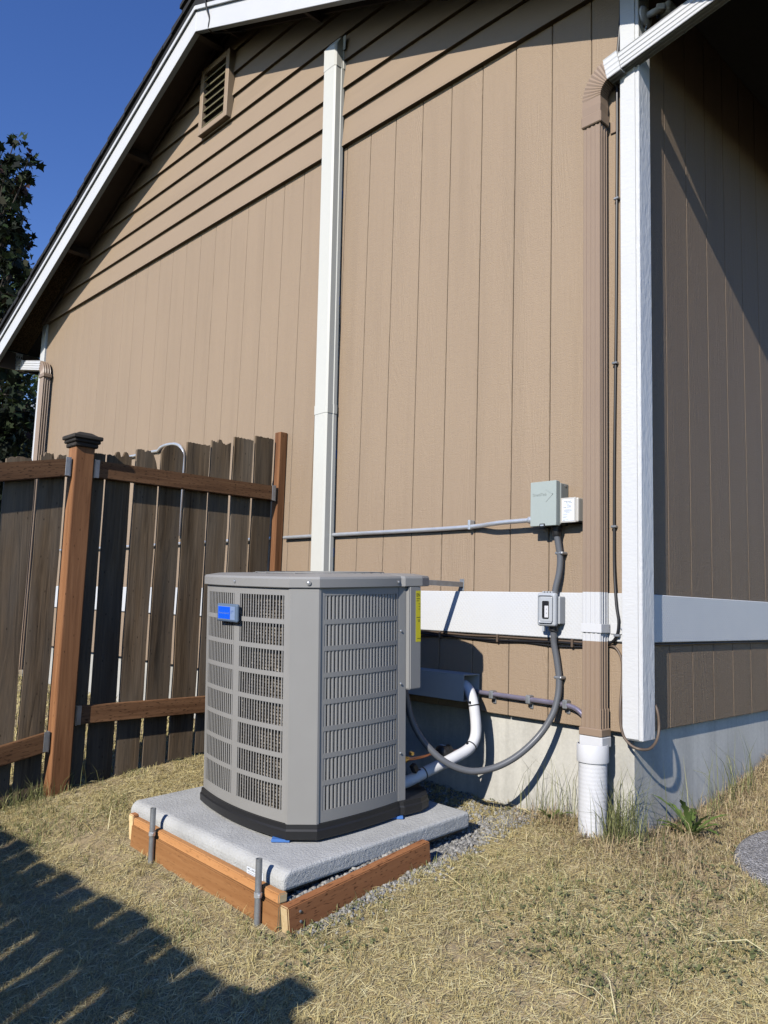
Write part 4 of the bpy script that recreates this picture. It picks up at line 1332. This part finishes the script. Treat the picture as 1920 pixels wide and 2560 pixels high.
stake(-1.285, -1.298, .448, .618, 'left steel pipe stake against the front frame board')
stake(-.602, -1.298, .405, .602, 'right steel pipe stake near the pad corner with the white sticker')

# ------------------------------------------------------------------ paver stone
import itertools
bm = bmesh.new()
nst = 40
pv = []
prf = [(.345, -.03), (.348, .015), (.343, .026), (.330, .032), (.0, .033)]
vr = []
for r_, z in prf[:-1]:
    vr.append([bm.verts.new((r_*(1+.012*math.sin(5*2*math.pi*i/nst+1))*math.cos(2*math.pi*i/nst), r_*math.sin(2*math.pi*i/nst), z)) for i in range(nst)])
for A, B in zip(vr[:-1], vr[1:]):
    for i in range(nst): bm.faces.new((A[i], A[(i+1) % nst], B[(i+1) % nst], B[i]))
bm.faces.new(vr[-1]); bm.faces.new(vr[0][::-1])
stn = from_bm('paver_stone', bm, 'aggregate')
stn.location = (.605, .225, float(gz(.605, .225, False))+.006)
stn.rotation_euler = (R(6), 0, 0)
tag(stn, 'round exposed aggregate stepping stone in the grass at the right edge', 'stepping stone')

# ------------------------------------------------------------------ fence beside the house
fence = empty('wooden_fence', 'weathered wooden fence with orange rails meeting the house wall', 'fence', (-2.3, -1.24, .45))
WI = Matrix.Translation((-2.3, -1.24, .45)).inverted()
def fsub(o, par=None):
    o.parent = par or fence
    if par is None: o.matrix_parent_inverse = WI
    return o
def plank(name, xc, y0, y1, z0, z1, thick, mat, par=None, top='flat', lean=0.0, seed=0):
    r_ = random.Random(seed)
    nseg = 17
    blk = 0.0
    top_pts = []
    for i in range(nseg+1):
        t = i/nseg
        y = y0+(y1-y0)*t
        if top == 'round':
            u = (t-.5)*2; z = z1-.055*(1-math.sqrt(max(0, 1-u*u*.97)))
        elif top == 'ragged':
            if i % 3 == 0: blk = r_.uniform(-.026, .010)
            z = z1+blk+r_.uniform(-.005, .004)
        elif top == 'broken':
            z = z1+r_.uniform(-.012, .004)-(.10*max(0, t-.72)/.28)
        else:
            z = z1+r_.uniform(-.004, .003)
        top_pts.append((y, z))
    # wavy long edges
    nz = 7
    left = [(y0+r_.uniform(-.002, .003)+lean*k/nz, z0+(top_pts[0][1]-z0)*k/nz) for k in range(nz)]
    rightp = [(y1+r_.uniform(-.003, .002)+lean*k/nz, z0+(top_pts[-1][1]-z0)*k/nz) for k in range(nz)]
    poly = left + [(y+lean, z) for y, z in top_pts] + rightp[::-1]
    xo = xc+r_.uniform(-.003, .003)
    o = prism(name, poly, 'X', xo-thick/2, xo+thick/2, mat)
    return fsub(o, par)
FX = -2.345
edgesY = [-1.195, -1.105, -.959, -.813, -.667, -.508, -.365, -.218, -.073]
tops = [2.112, 2.135, 2.168, 2.222, 2.256, 2.305, 2.336, 2.366]
bots = [.43, .44, .455, .50, .555, .575, .59, .60]
kinds = ['flat', 'ragged', 'broken', 'round', 'flat', 'ragged', 'flat', 'flat']
for i in range(8):
    plank('fence_board', FX, edgesY[i]+.009+(.012 if i == 0 else 0), edgesY[i+1]-.010, bots[i], tops[i], .017, 'fence_wood', None, kinds[i], [0, -.006, .004, .0, .003, -.003, .002, 0][i], i+3)
ys2 = [-1.30, -1.440, -1.595, -1.745, -1.90, -2.05, -2.2, -2.36, -2.5]
for i in range(8):
    y1_, y0_ = ys2[i]-.010, ys2[i+1]+.010
    zt = 2.085-.22*(-1.3-(y0_+y1_)/2)*1.0
    plank('fence_board', FX-.004, y0_, y1_, float(gz(FX, (y0_+y1_)/2, False))-.005, zt, .017, 'fence_wood', None, 'ragged', 0, i+40)
def rail(name, y0, y1, z0, z1, h=.086):
    a, b = (FX+.0285, y0, z0), (FX+.0285, y1, z1)
    return fsub(timber(name, a, b, .038, h, 'rail_wood', None, None))
rail('rail', -1.185, -.080, 2.068, 2.078)
rail('rail', -1.185, -.080, .869, .880)
rail('rail', -2.5, -1.303, 1.80, 2.060)
rail('rail', -2.5, -1.303, .50, .758)
def joist_bracket(y, z, sg):
    b = fsub(box('bracket', FX+.0095, FX+.0500, y-.002+.0*sg, y+.002, z-.092, z+.002, 'galv_dull'))
    fsub(box('bracket', FX+.048, FX+.0500, min(y, y+sg*.024), max(y, y+sg*.024), z-.090, z+.001, 'galv_dull', None, .0006))
joist_bracket(-1.1835, 2.070, 1); joist_bracket(-1.1835, .871, 1); joist_bracket(-.0815, 2.080, -1); joist_bracket(-.0815, .882, -1)
joist_bracket(-1.3045, 2.062, -1); joist_bracket(-1.3045, .760, -1)
PXc, PYc = FX+.025, -1.245
post = fsub(box('post', PXc-.045, PXc+.045, PYc-.048, PYc+.048, .2, 2.135, 'post_wood', None, .006, 2))
for k, (hw_, za, zb) in enumerate(((.058, 2.12, 2.140), (.066, 2.141, 2.157), (.074, 2.158, 2.178))):
    fsub(box('post_cap', PXc-hw_, PXc+hw_, PYc-hw_, PYc+hw_, za, zb, 'cap_wood', None, .004, 1))
bm = bmesh.new()
b4 = [bm.verts.new((PXc+sx*.058, PYc+sy*.058, 2.179)) for sx, sy in ((-1, -1), (1, -1), (1, 1), (-1, 1))]
t4_ = [bm.verts.new((PXc+sx*.03, PYc+sy*.03, 2.196)) for sx, sy in ((-1, -1), (1, -1), (1, 1), (-1, 1))]
bm.faces.new(b4); bm.faces.new(t4_[::-1])
for i in range(4): bm.faces.new((b4[i], b4[(i+1) % 4], t4_[(i+1) % 4], t4_[i]))
fsub(from_bm('post_cap', bm, 'cap_wood'))
fsub(box('wall_post', FX-.012, FX+.045, -.062, -.0095, .35, 2.412, 'post_wood', None, .004, 2))
fsub(box('wall_post', FX-.030, FX-.0125, -.048, -.0095, .35, 2.375, 'post_wood', None, .002))
fsub(box('post', FX-.02, FX+.07, -2.60, -2.505, -.2, 1.95, 'post_wood', None, .006, 2))

# ------------------------------------------------------------------ fence behind the photographer (throws the slatted shadow)
bf = empty('wooden_fence', 'board fence out of view behind the viewer casting the striped shadow', 'fence', (-1.5, -4.0, 0))
BFI = Matrix.Translation((-1.5, -4.0, 0)).inverted()
def bfs(o):
    o.parent = bf; o.matrix_parent_inverse = BFI; return o
x = -6.0
r_ = random.Random(5)
i = 0
while x < 1.15:
    w_ = .140
    g_ = .013 if i % 3 != 1 else .008
    zt = 1.972+.012*math.sin(i*.9)+r_.uniform(-.010, .010)
    poly = [(x, -.35), (x+w_, -.35), (x+w_, zt-r_.uniform(0, .012)), (x+w_*.85, zt), (x+w_*.2, zt-r_.uniform(0, .006)), (x, zt-r_.uniform(0, .014))]
    bfs(prism('fence_board', poly, 'Y', -4.009, -3.991, 'fence_wood'))
    x += w_+g_; i += 1
for z in (1.80, .35):
    bfs(box('rail', -6, 1.15, -4.05, -4.012, z, z+.09, 'rail_wood'))
bfs(box('post', .36, .46, -4.14, -4.052, -.4, 2.02, 'post_wood'))
bfs(box('post', -2.1, -2.0, -4.14, -4.052, -.4, 1.95, 'post_wood'))
bfs(box('post_cap', .34, .48, -4.16, -3.985, 2.02, 2.05, 'cap_wood'))

# ------------------------------------------------------------------ trees and the neighbour house
def leaf_mass(name, pts, dirs, size, shape, mat, parent=None):
    """pts (n,3), each a flat leaf polygon; shape (k,2)"""
    n = len(pts)
    k = len(shape)
    a = rng.normal(size=(n, 3)); a += dirs
    a /= np.linalg.norm(a, axis=1)[:, None]
    b = rng.normal(size=(n, 3))
    b -= (b*a).sum(1)[:, None]*a
    b /= np.linalg.norm(b, axis=1)[:, None]
    c = np.cross(a, b)
    s = size*rng.uniform(.6, 1.25, n)
    sh = np.asarray(shape)
    V = pts[:, None, :] + (b[:, None, :]*sh[None, :, 0, None] + c[:, None, :]*sh[None, :, 1, None])*s[:, None, None]
    V = V + a[:, None, :]*(np.abs(sh[None, :, 0, None])*s[:, None, None]*-.25)
    me = bpy.data.meshes.new(name)
    me.vertices.add(n*k); me.vertices.foreach_set('co', V.reshape(-1))
    me.loops.add(n*k); me.loops.foreach_set('vertex_index', np.arange(n*k, dtype=np.int32))
    me.polygons.add(n); me.polygons.foreach_set('loop_start', np.arange(0, n*k, k, dtype=np.int32))
    me.update(calc_edges=True)
    return link(name, me, mat, parent)
MAPLE = [(0, 0), (.16, .10), (.50, .06), (.36, .26), (.58, .50), (.30, .50), (.22, .62), (.14, .66), (0, 1.0), (-.14, .66), (-.22, .62), (-.30, .50), (-.58, .50), (-.36, .26), (-.50, .06), (-.16, .10)]
OVAL = [(0, 0), (.22, .3), (.2, .65), (0, 1), (-.2, .65), (-.22, .3)]
def tree(name, label, base, trunk_h, r0, blobs, nleaf, size, shape, mat, group=None, inner=.35):
    t = empty(name, label, 'tree', base, group=group)
    bx, by, bz = base
    bm = None
    pts = [Vector((0, 0, -.3)), Vector((.05, .03, trunk_h*.5)), Vector((0, -.05, trunk_h))]
    sweep('trunk', smooth_path(pts, 5), circ(r0, 8), 'bark', t, smooth=True, up_hint=(1, 0, 0), scale=lambda i: 1-.05*i)
    # limbs
    for i, (c, rad) in enumerate(blobs):
        c0 = Vector(c)-Vector(base)
        st_ = Vector((0, 0, trunk_h*random.uniform(.45, .95)))
        mid_ = st_.lerp(c0, .5)+Vector((random.uniform(-.2, .2), random.uniform(-.2, .2), .15))
        sweep('limb', smooth_path([st_, mid_, c0], 5), circ(r0*.32, 6), 'bark', t, smooth=True, up_hint=(1, 0, 0), scale=lambda i: max(.12, 1-.085*i))
    allp, alld = [], []
    vol = np.array([r[0]*r[1]*r[2] if hasattr(r, '__len__') else r**3 for _, r in blobs]); vol = vol**.75; vol /= vol.sum()
    for (c, rad), v in zip(blobs, vol):
        n = int(nleaf*v)
        u = rng.normal(size=(n, 3)); u /= np.linalg.norm(u, axis=1)[:, None]
        rr = rng.uniform(inner, 1.0, n)**.6
        rad_ = np.array(rad if hasattr(rad, '__len__') else (rad,)*3)
        clump = 1+.22*np.sin(u[:, 0]*7+u[:, 2]*9)*np.cos(u[:, 1]*8)
        p = np.array(c)-np.array(base) + u*rr[:, None]*rad_*clump[:, None]
        allp.append(p); alld.append(u*.8+np.array([0, 0, .5]))
    leaf_mass('crown', np.concatenate(allp), np.concatenate(alld), size, shape, mat, t)
    return t
GT = 'trees beyond the house'
BLOBS_MAPLE = [((-12.16, 1.27, 9.13), 0.14), ((-12.18, 1.18, 8.69), 0.24), ((-12.13, 1.5, 8.83), 0.15), ((-12.36, 1.34, 8.33), 0.3), ((-11.99, 1.42, 8.43), 0.15), ((-12.34, 1.33, 7.66), 0.34), ((-12.43, 1.56, 7.48), 0.2), ((-12.38, 1.4, 7.02), 0.3), ((-12.3, 1.67, 6.76), 0.2), ((-11.94, 1.81, 6.45), 0.15), ((-11.91, 1.99, 6.45), 0.09), ((-12.48, 1.55, 6.31), 0.3), ((-12.13, 1.82, 6.05), 0.2), ((-12.12, 2.01, 5.87), 0.14), ((-12.58, 1.7, 5.76), 0.3), ((-12.24, 1.8, 5.5), 0.18), ((-12.6, 1.62, 5.18), 0.34), ((-12.42, 1.74, 4.78), 0.24), ((-13.69, 1.34, 8.75), 0.75), ((-14.23, 1.52, 7.74), 0.9), ((-14.32, 1.67, 6.38), 1.0), ((-14.16, 2.12, 4.66), 0.7)]
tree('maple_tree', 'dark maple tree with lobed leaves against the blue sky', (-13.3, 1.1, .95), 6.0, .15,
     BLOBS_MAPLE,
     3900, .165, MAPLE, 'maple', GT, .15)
tree('shade_tree', 'dense tree coloured dark as in shade, filling the gap left of the house wall', (-16.5, 2.0, .9), 4.0, .2,
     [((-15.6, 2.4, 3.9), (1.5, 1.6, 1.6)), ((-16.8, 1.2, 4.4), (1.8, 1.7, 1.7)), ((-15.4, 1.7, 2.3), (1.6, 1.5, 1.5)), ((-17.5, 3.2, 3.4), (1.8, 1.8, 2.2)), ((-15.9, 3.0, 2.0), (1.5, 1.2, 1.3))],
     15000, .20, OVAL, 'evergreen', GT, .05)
tree('pale_tree', 'small pale green tree far away just above the roof edge', (-30.2, 6.2, 1.0), 10.5, .3,
     [((-29.6, 6.5, 12.2), (1.2, 1.2, 1.5)), ((-30.6, 5.8, 10.8), (1.8, 1.8, 1.8)), ((-29.5, 7.4, 10.2), (1.6, 1.6, 1.6)), ((-31.0, 6.4, 8.0), (2.2, 2.2, 2.6))],
     5200, .30, OVAL, 'pale_leaf', GT)
nb = empty('neighbour_house', 'dark teal neighbour house with white rake trim behind the trees', 'house', (-27, 6, 1))
NBI = Matrix.Translation((-27, 6, 1)).inverted()
def nbs(o, par=None):
    o.parent = par or nb
    if par is None: o.matrix_parent_inverse = NBI
    return o
# gable end facing the viewer (+X side)
nx0 = -24.5
yc = 6.6
nbs(prism('wall', [(yc-2.4, .8), (yc+3.0, .8), (yc+3.0, 6.2), (yc+.3, 7.6), (yc-2.4, 6.2)], 'X', nx0-6, nx0, 'far_wall'))
rf = nbs(prism('roof', [(yc-2.9, 6.05), (yc+.3, 7.75), (yc+3.5, 6.05), (yc+3.5, 6.25), (yc+.3, 7.95), (yc-2.9, 6.25)], 'X', nx0-6.3, nx0+.4, 'shingle'))
nbs(prism('rake_trim', [(yc-2.9, 5.95), (yc+.3, 7.65), (yc+.3, 7.9), (yc-2.9, 6.2)], 'X', nx0+.4, nx0+.45, 'white_smooth'))
nbs(prism('rake_trim', [(yc+.3, 7.65), (yc+3.5, 5.95), (yc+3.5, 6.2), (yc+.3, 7.9)], 'X', nx0+.4, nx0+.45, 'white_smooth'))
wdw = nbs(box('window', nx0, nx0+.05, yc-.5, yc+.6, 3.4, 5.0, 'glass'))
for a in ((nx0+.001, nx0+.09, yc-.6, yc-.5, 3.3, 5.1), (nx0+.001, nx0+.09, yc+.6, yc+.7, 3.3, 5.1)):
    nbs(box('window_trim', *a, 'white_smooth'))

# ------------------------------------------------------------------ grass, weeds, gravel
def inside_any(x, y):
    m = (x > -1.56) & (x < -.47) & (y > -1.30) & (y < -.34)          # pad and frame
    m |= (y > .02) & (x < -.06)                                        # house
    m |= ((x-.605)**2+(y-.225)**2) < .345**2                           # stepping stone
    m |= ((x-DSX)**2+(y-RY)**2) < .06**2
    m |= (abs(x-PXc) < .05) & (abs(y-PYc) < .05)
    return m
def blades(name, x, y, length, width, tilt, az, bend, mat, label, z=None, zoff=0.0):
    n = len(x)
    z = gz(x, y) if z is None else z
    dirh = np.stack([np.cos(az), np.sin(az), np.zeros(n)], 1)
    side = np.stack([-np.sin(az), np.cos(az), np.zeros(n)], 1)
    upv = np.array([0, 0, 1.0])
    p0 = np.stack([x, y, z+zoff], 1)
    d1 = dirh*np.cos(tilt)[:, None] + upv*np.sin(tilt)[:, None]
    t2_ = tilt-bend
    d2 = dirh*np.cos(t2_)[:, None] + upv*np.sin(t2_)[:, None]
    L_ = length[:, None]
    p1 = p0+d1*L_*.55
    p2 = p1+d2*L_*.45
    # follow the slope of the ground roughly
    for pk in (p1, p2):
        g = gz(pk[:, 0], pk[:, 1], False)-gz(x, y, False)
        pk[:, 2] += g*np.where(tilt < .6, 1, 0)
    w_ = width[:, None]/2
    twist = rng.uniform(-.7, .7, n)[:, None]
    sd = side*np.cos(twist)+upv*np.sin(twist)
    V = np.stack([p0-sd*w_, p0+sd*w_, p1+sd*w_*.85, p1-sd*w_*.85, p2], 1).reshape(-1, 3)
    base = np.arange(n)*5
    quad = np.stack([base, base+1, base+2, base+3], 1)
    tri = np.stack([base+3, base+2, base+4], 1)
    loops = np.concatenate([quad, tri], 1).reshape(-1)
    starts = np.stack([np.arange(n)*7, np.arange(n)*7+4], 1).reshape(-1)
    me = bpy.data.meshes.new(name)
    me.vertices.add(len(V)); me.vertices.foreach_set('co', V.reshape(-1))
    me.loops.add(len(loops)); me.loops.foreach_set('vertex_index', loops.astype(np.int32))
    me.polygons.add(2*n); me.polygons.foreach_set('loop_start', starts.astype(np.int32))
    me.update(calc_edges=True)
    o = link(name, me, mat)
    return tag(o, label, name.replace('_', ' '), None, 'stuff')
def scatter(n, x0, x1, y0, y1, dens=None):
    x = rng.uniform(x0, x1, n); y = rng.uniform(y0, y1, n)
    keep = ~inside_any(x, y)
    if dens is not None: keep &= rng.uniform(size=n) < dens(x, y)
    return x[keep], y[keep]
def bare(x, y):                       # bare dirt patches
    d1 = np.exp(-((x+1.75)**2/.12+(y+1.36)**2/.02))*.8 + np.exp(-((x+1.0)**2/.35+(y+1.38)**2/.004))*.75
    v = vnoise(x, y, 3.1, 9)*.6+vnoise(x, y, 9, 10)*.4
    return np.clip((v-.08)*3.0, .30, 1)*(1-d1)
def lowtide(n): return rng.uniform(0, 2*np.pi, n)
# lying straw
x, y = scatter(480000, -3.0, 1.2, -2.2, 1.3, bare)
n = len(x)
blades('straw', x, y, rng.gamma(2.6, .0095, n)+.008, rng.uniform(.0009, .0020, n), rng.uniform(.0, .30, n), lowtide(n), rng.uniform(-.05, .45, n), 'straw', 'cut dry straw lying over the whole lawn', zoff=.002)
# short olive stubble
x, y = scatter(110000, -3.0, 1.2, -2.4, 1.3, bare)
n = len(x)
blades('stubble', x, y, rng.uniform(.010, .028, n), rng.uniform(.0012, .0024, n), rng.uniform(.4, 1.4, n), lowtide(n), rng.uniform(.0, .8, n), 'dry_olive', 'short olive dry grass stubble between the straw')
# rooted tufts of dry blades
tx, ty = scatter(1500, -2.6, 1.15, -2.1, 1.0)
k = rng.integers(7, 22, len(tx))
x = np.repeat(tx, k)+rng.normal(0, .009, k.sum()); y = np.repeat(ty, k)+rng.normal(0, .009, k.sum())
kk_ = ~inside_any(x, y); x, y = x[kk_], y[kk_]; n = len(x)
blades('dry_tufts', x, y, rng.uniform(.018, .055, n), rng.uniform(.0011, .0022, n), rng.uniform(.25, 1.35, n), lowtide(n), rng.uniform(.2, 1.1, n), 'dry_olive', 'rooted tufts of dry grass all over the lawn')
# green grass in patches, more to the lower right
def greenp(x, y):
    v = vnoise(x, y, 2.6, 21)*.6+vnoise(x, y, 8, 22)*.4
    bias = .20*np.clip((x+.1)*1.2, 0, 1)*np.clip((-y+.3), 0, 1) + .16*np.exp(-((x+1.9)**2/.2+(y+1.45)**2/.05)) + .12*np.exp(-((x+.42)**2/.03+(y+1.22)**2/.03))
    return np.clip((v+bias-.60)*5, 0, 1)
x, y = scatter(70000, -3.0, 1.25, -2.5, .9, greenp)
n = len(x)
blades('green_grass', x, y, rng.uniform(.018, .055, n), rng.uniform(.0016, .0032, n), rng.uniform(.5, 1.4, n), lowtide(n), rng.uniform(.1, .9, n), 'green', 'patches of short green grass in the dry lawn')
# rusty grass along the foundation and around the corner
def rustp(x, y):
    d = np.where(x < -.05, np.exp(-((y+.02)/.10)**2)*np.clip((x+.62)*4, 0, 1), np.exp(-((x+.02)/.16)**2)*(y > -.15))
    d += np.exp(-((x+.03)**2/.05+(y+.10)**2/.03))*.9
    d += .45*np.exp(-((x-.25)**2/.10+(y-.35)**2/.5))
    return np.clip(d, 0, 1)
x, y = scatter(90000, -.75, .95, -.5, 1.6, rustp)
n = len(x)
blades('rusty_grass', x, y, rng.gamma(2.6, .012, n)+.010, rng.uniform(.0012, .0025, n), rng.uniform(.15, 1.45, n), lowtide(n), rng.uniform(.1, 1.3, n), 'rust', 'rust coloured dry grass heaped along the foundation')
# tall thin grass at the corner
def clump(cx, cy, sx, sy, n):
    x = rng.normal(cx, sx, n); y = rng.normal(cy, sy, n); k = ~inside_any(x, y); return x[k], y[k]
xs_, ys_ = zip(*[clump(-.045, -.07, .06, .05, 170), clump(-.35, -.03, .12, .03, 70), clump(.05, .30, .03, .12, 30), clump(.03, .78, .02, .12, 45), clump(-.10, -.03, .04, .02, 90)])
x = np.concatenate(xs_); y = np.concatenate(ys_); n = len(x)
blades('tall_grass', x, y, rng.uniform(.10, .34, n), rng.uniform(.0016, .0030, n), rng.uniform(1.0, 1.52, n), lowtide(n), rng.uniform(.1, .9, n), 'green', 'tall thin green grass stems at the house corner')
x, y = clump(-2.32, -1.36, .05, .12, 380); n = len(x)
blades('fence_grass', x, y, rng.uniform(.05, .15, n), rng.uniform(.0016, .0030, n), rng.uniform(.9, 1.5, n), lowtide(n), rng.uniform(.1, .9, n), 'green', 'green grass at the foot of the fence post')
# far lawn behind the fence
x, y = scatter(26000, -7.5, -2.4, -3.0, .02)
n = len(x)
blades('far_grass', x, y, rng.uniform(.03, .08, n), rng.uniform(.004, .008, n), rng.uniform(.4, 1.4, n), lowtide(n), rng.uniform(.0, .7, n), 'dry_olive', 'dry grass behind the fence seen through its gaps')
x, y = scatter(90000, 1.15, 4.2, -2.6, 3.2); x2, y2 = scatter(45000, -.05, 1.2, 1.25, 4.0)
x = np.concatenate([x, x2]); y = np.concatenate([y, y2]); n = len(x)
blades('side_lawn_straw', x, y, rng.gamma(2.6, .011, n)+.010, rng.uniform(.0012, .0028, n), rng.uniform(.0, .8, n), lowtide(n), rng.uniform(-.05, .6, n), 'straw', 'dry straw on the lawn along the shaded side wall', zoff=.002)
# long stalks thrown over
x, y = scatter(420, -2.0, 1.0, -1.9, .2); n = len(x)
blades('stalks', x, y, rng.uniform(.08, .20, n), rng.uniform(.002, .0034, n), rng.uniform(.05, .5, n), lowtide(n), rng.uniform(.2, .8, n), 'straw', 'long pale stalks scattered over the lawn')
# clover leaves: small three part rosettes flat on the soil
def cloverp(x, y):
    v = vnoise(x, y, 3.3, 31)
    bias = .3*np.clip((x-.0)*1.4, 0, 1)*np.clip((-y+.15)*1.5, 0, 1)
    return np.clip((v+bias-.62)*4, 0, 1)
x, y = scatter(3600, -.9, 1.2, -1.6, .3, cloverp)
m_ = len(x)
px = np.repeat(x, 3); py = np.repeat(y, 3)
a = np.tile(np.array([0, 2.09, 4.19]), m_)+np.repeat(rng.uniform(0, 6.28, m_), 3)
pts = np.stack([px+.006*np.cos(a), py+.006*np.sin(a), gz(px, py)+.006+np.repeat(rng.uniform(0, .016, m_), 3)], 1)
leaf_mass('clover', pts, np.tile(np.array([0, 0, 3.2]), (len(pts), 1)), .0115, [(0, 0), (.35, .4), (.4, .8), (.15, 1), (-.15, 1), (-.4, .8), (-.35, .4)], 'clover')
tag(bpy.data.objects['clover'], 'low clover leaves in the lawn at the lower right', 'clover', None, 'stuff')
# broad leaf weeds
def weed(x, y, nl, ln, wd, label, upr=.9):
    z = float(gz(x, y))
    t = empty('weed', label, 'weed', (x, y, z), group='broad leaved weeds')
    for i in range(nl):
        az = 2*math.pi*i/nl+random.uniform(-.4, .4)
        L_ = ln*random.uniform(.65, 1.15); W_ = wd*random.uniform(.8, 1.2)
        tl = upr*random.uniform(.55, 1.25)
        vs, fs = [], []
        K = 11
        pos = Vector((0, 0, 0))
        for k in range(K+1):
            u = k/K
            ang_ = tl-.9*u
            if k: pos = pos+Vector((math.cos(az)*math.cos(ang_), math.sin(az)*math.cos(ang_), math.sin(ang_)))*(L_/K)
            ww = W_*(.25+1.2*u)*max(0, 1-u**3)*(1 if k % 2 else .50)+.001
            sd = Vector((-math.sin(az), math.cos(az), 0))
            vs += [pos-sd*ww*.5+Vector((0, 0, ww*.18)), pos, pos+sd*ww*.5+Vector((0, 0, ww*.18))]
            if k:
                b0 = (k-1)*3
                fs += [(b0, b0+1, b0+4, b0+3), (b0+1, b0+2, b0+5, b0+4)]
        pydata('leaf', vs, fs, 'weed', t)
weed(.075, .215, 12, .20, .042, 'large bright green dandelion weed against the side foundation', 1.15)
weed(-.37, -.055, 5, .10, .028, 'small green weed in the grass below the grey hose')
weed(.02, -.42, 7, .07, .02, 'flat little weed on the lawn below the drain pipe', .4)
# gravel
def gravel(n, fx, name, label):
    xs, ys, zs, ss = fx(n)
    k = len(xs)
    ico = bmesh.new(); bmesh.ops.create_icosphere(ico, subdivisions=1, radius=1.0)
    bv = np.array([v.co[:] for v in ico.verts]); bf_ = np.array([[v.index for v in f.verts] for f in ico.faces]); ico.free()
    sc = rng.uniform(.55, 1.25, (k, 1, 3))*ss[:, None, None]
    jit = rng.uniform(.78, 1.22, (k, len(bv), 1))
    V = bv[None]*jit*sc
    th = rng.uniform(0, 6.28, k); c, s = np.cos(th), np.sin(th)
    X = V[..., 0]*c[:, None]-V[..., 1]*s[:, None]; Y = V[..., 0]*s[:, None]+V[..., 1]*c[:, None]
    ph = rng.uniform(-.8, .8, k); c, s = np.cos(ph), np.sin(ph)
    Z = V[..., 2]*c[:, None]-X*s[:, None]; X = X*c[:, None]+V[..., 2]*s[:, None]
    V = np.stack([X+xs[:, None], Y+ys[:, None], Z+zs[:, None]], -1).reshape(-1, 3)
    F = (bf_[None]+(np.arange(k)*len(bv))[:, None, None]).reshape(-1, 3)
    me = bpy.data.meshes.new(name)
    me.vertices.add(len(V)); me.vertices.foreach_set('co', V.reshape(-1))
    me.loops.add(F.size); me.loops.foreach_set('vertex_index', F.reshape(-1).astype(np.int32))
    me.polygons.add(len(F)); me.polygons.foreach_set('loop_start', np.arange(0, F.size, 3, dtype=np.int32))
    me.update(calc_edges=True)
    return tag(link(name, me, 'gravel'), label, 'gravel', None, 'stuff')
def gsrc(n):
    X, Y, Z, S_ = [], [], [], []
    # inside the frame, right strip
    m = n//2
    y = rng.uniform(-1.245, -.50, m); x = rng.uniform(-.63, -.508, m)
    top = .478+(y+1.284)*(.083/.629)-.004
    z = np.where(y < -.66, top-rng.uniform(-.004, .016, m)-np.clip(-.53-x, 0, 1)*.25, gz(x, y)+.004)
    X.append(x); Y.append(y); Z.append(z); S_.append(rng.uniform(.0045, .011, m))
    # right of the pad up to the foundation
    m = n//2
    x = rng.normal(-.51, .065, m); y = rng.uniform(-.74, .0, m)
    k = (x > -.62) & (x < -.40) & ~((abs(x+.495) < .03) & (y < -.64)) & (rng.uniform(size=m) < np.clip(1.1-(x+.54)*8, 0, 1))
    X.append(x[k]); Y.append(y[k]); Z.append(gz(x[k], y[k])+.003); S_.append(rng.uniform(.004, .010, k.sum()))
    # outside the right board
    m = n//8
    y = rng.uniform(-1.25, -.62, m); x = -.47+rng.exponential(.022, m)
    X.append(x); Y.append(y); Z.append(gz(x, y)+.003); S_.append(rng.uniform(.004, .009, m))
    # behind the pad
    m = n//4
    x = rng.uniform(-1.6, -.5, m); y = rng.uniform(-.36, .02, m)
    X.append(x); Y.append(y); Z.append(gz(x, y)+.003); S_.append(rng.uniform(.005, .011, m))
    return tuple(np.concatenate(a_) for a_ in (X, Y, Z, S_))
gravel(5200, gsrc, 'gravel', 'loose grey gravel between the pad, its frame and the foundation')
box_bed = prism('gravel_bed', [(-1.482, -1.24), (-.512, -1.24), (-.512, -.40), (-1.482, -.40)], 'Z', .30, .455, 'gravel')
tag(box_bed, 'grey crushed stone bed packed under the concrete pad', 'gravel', None, 'stuff')
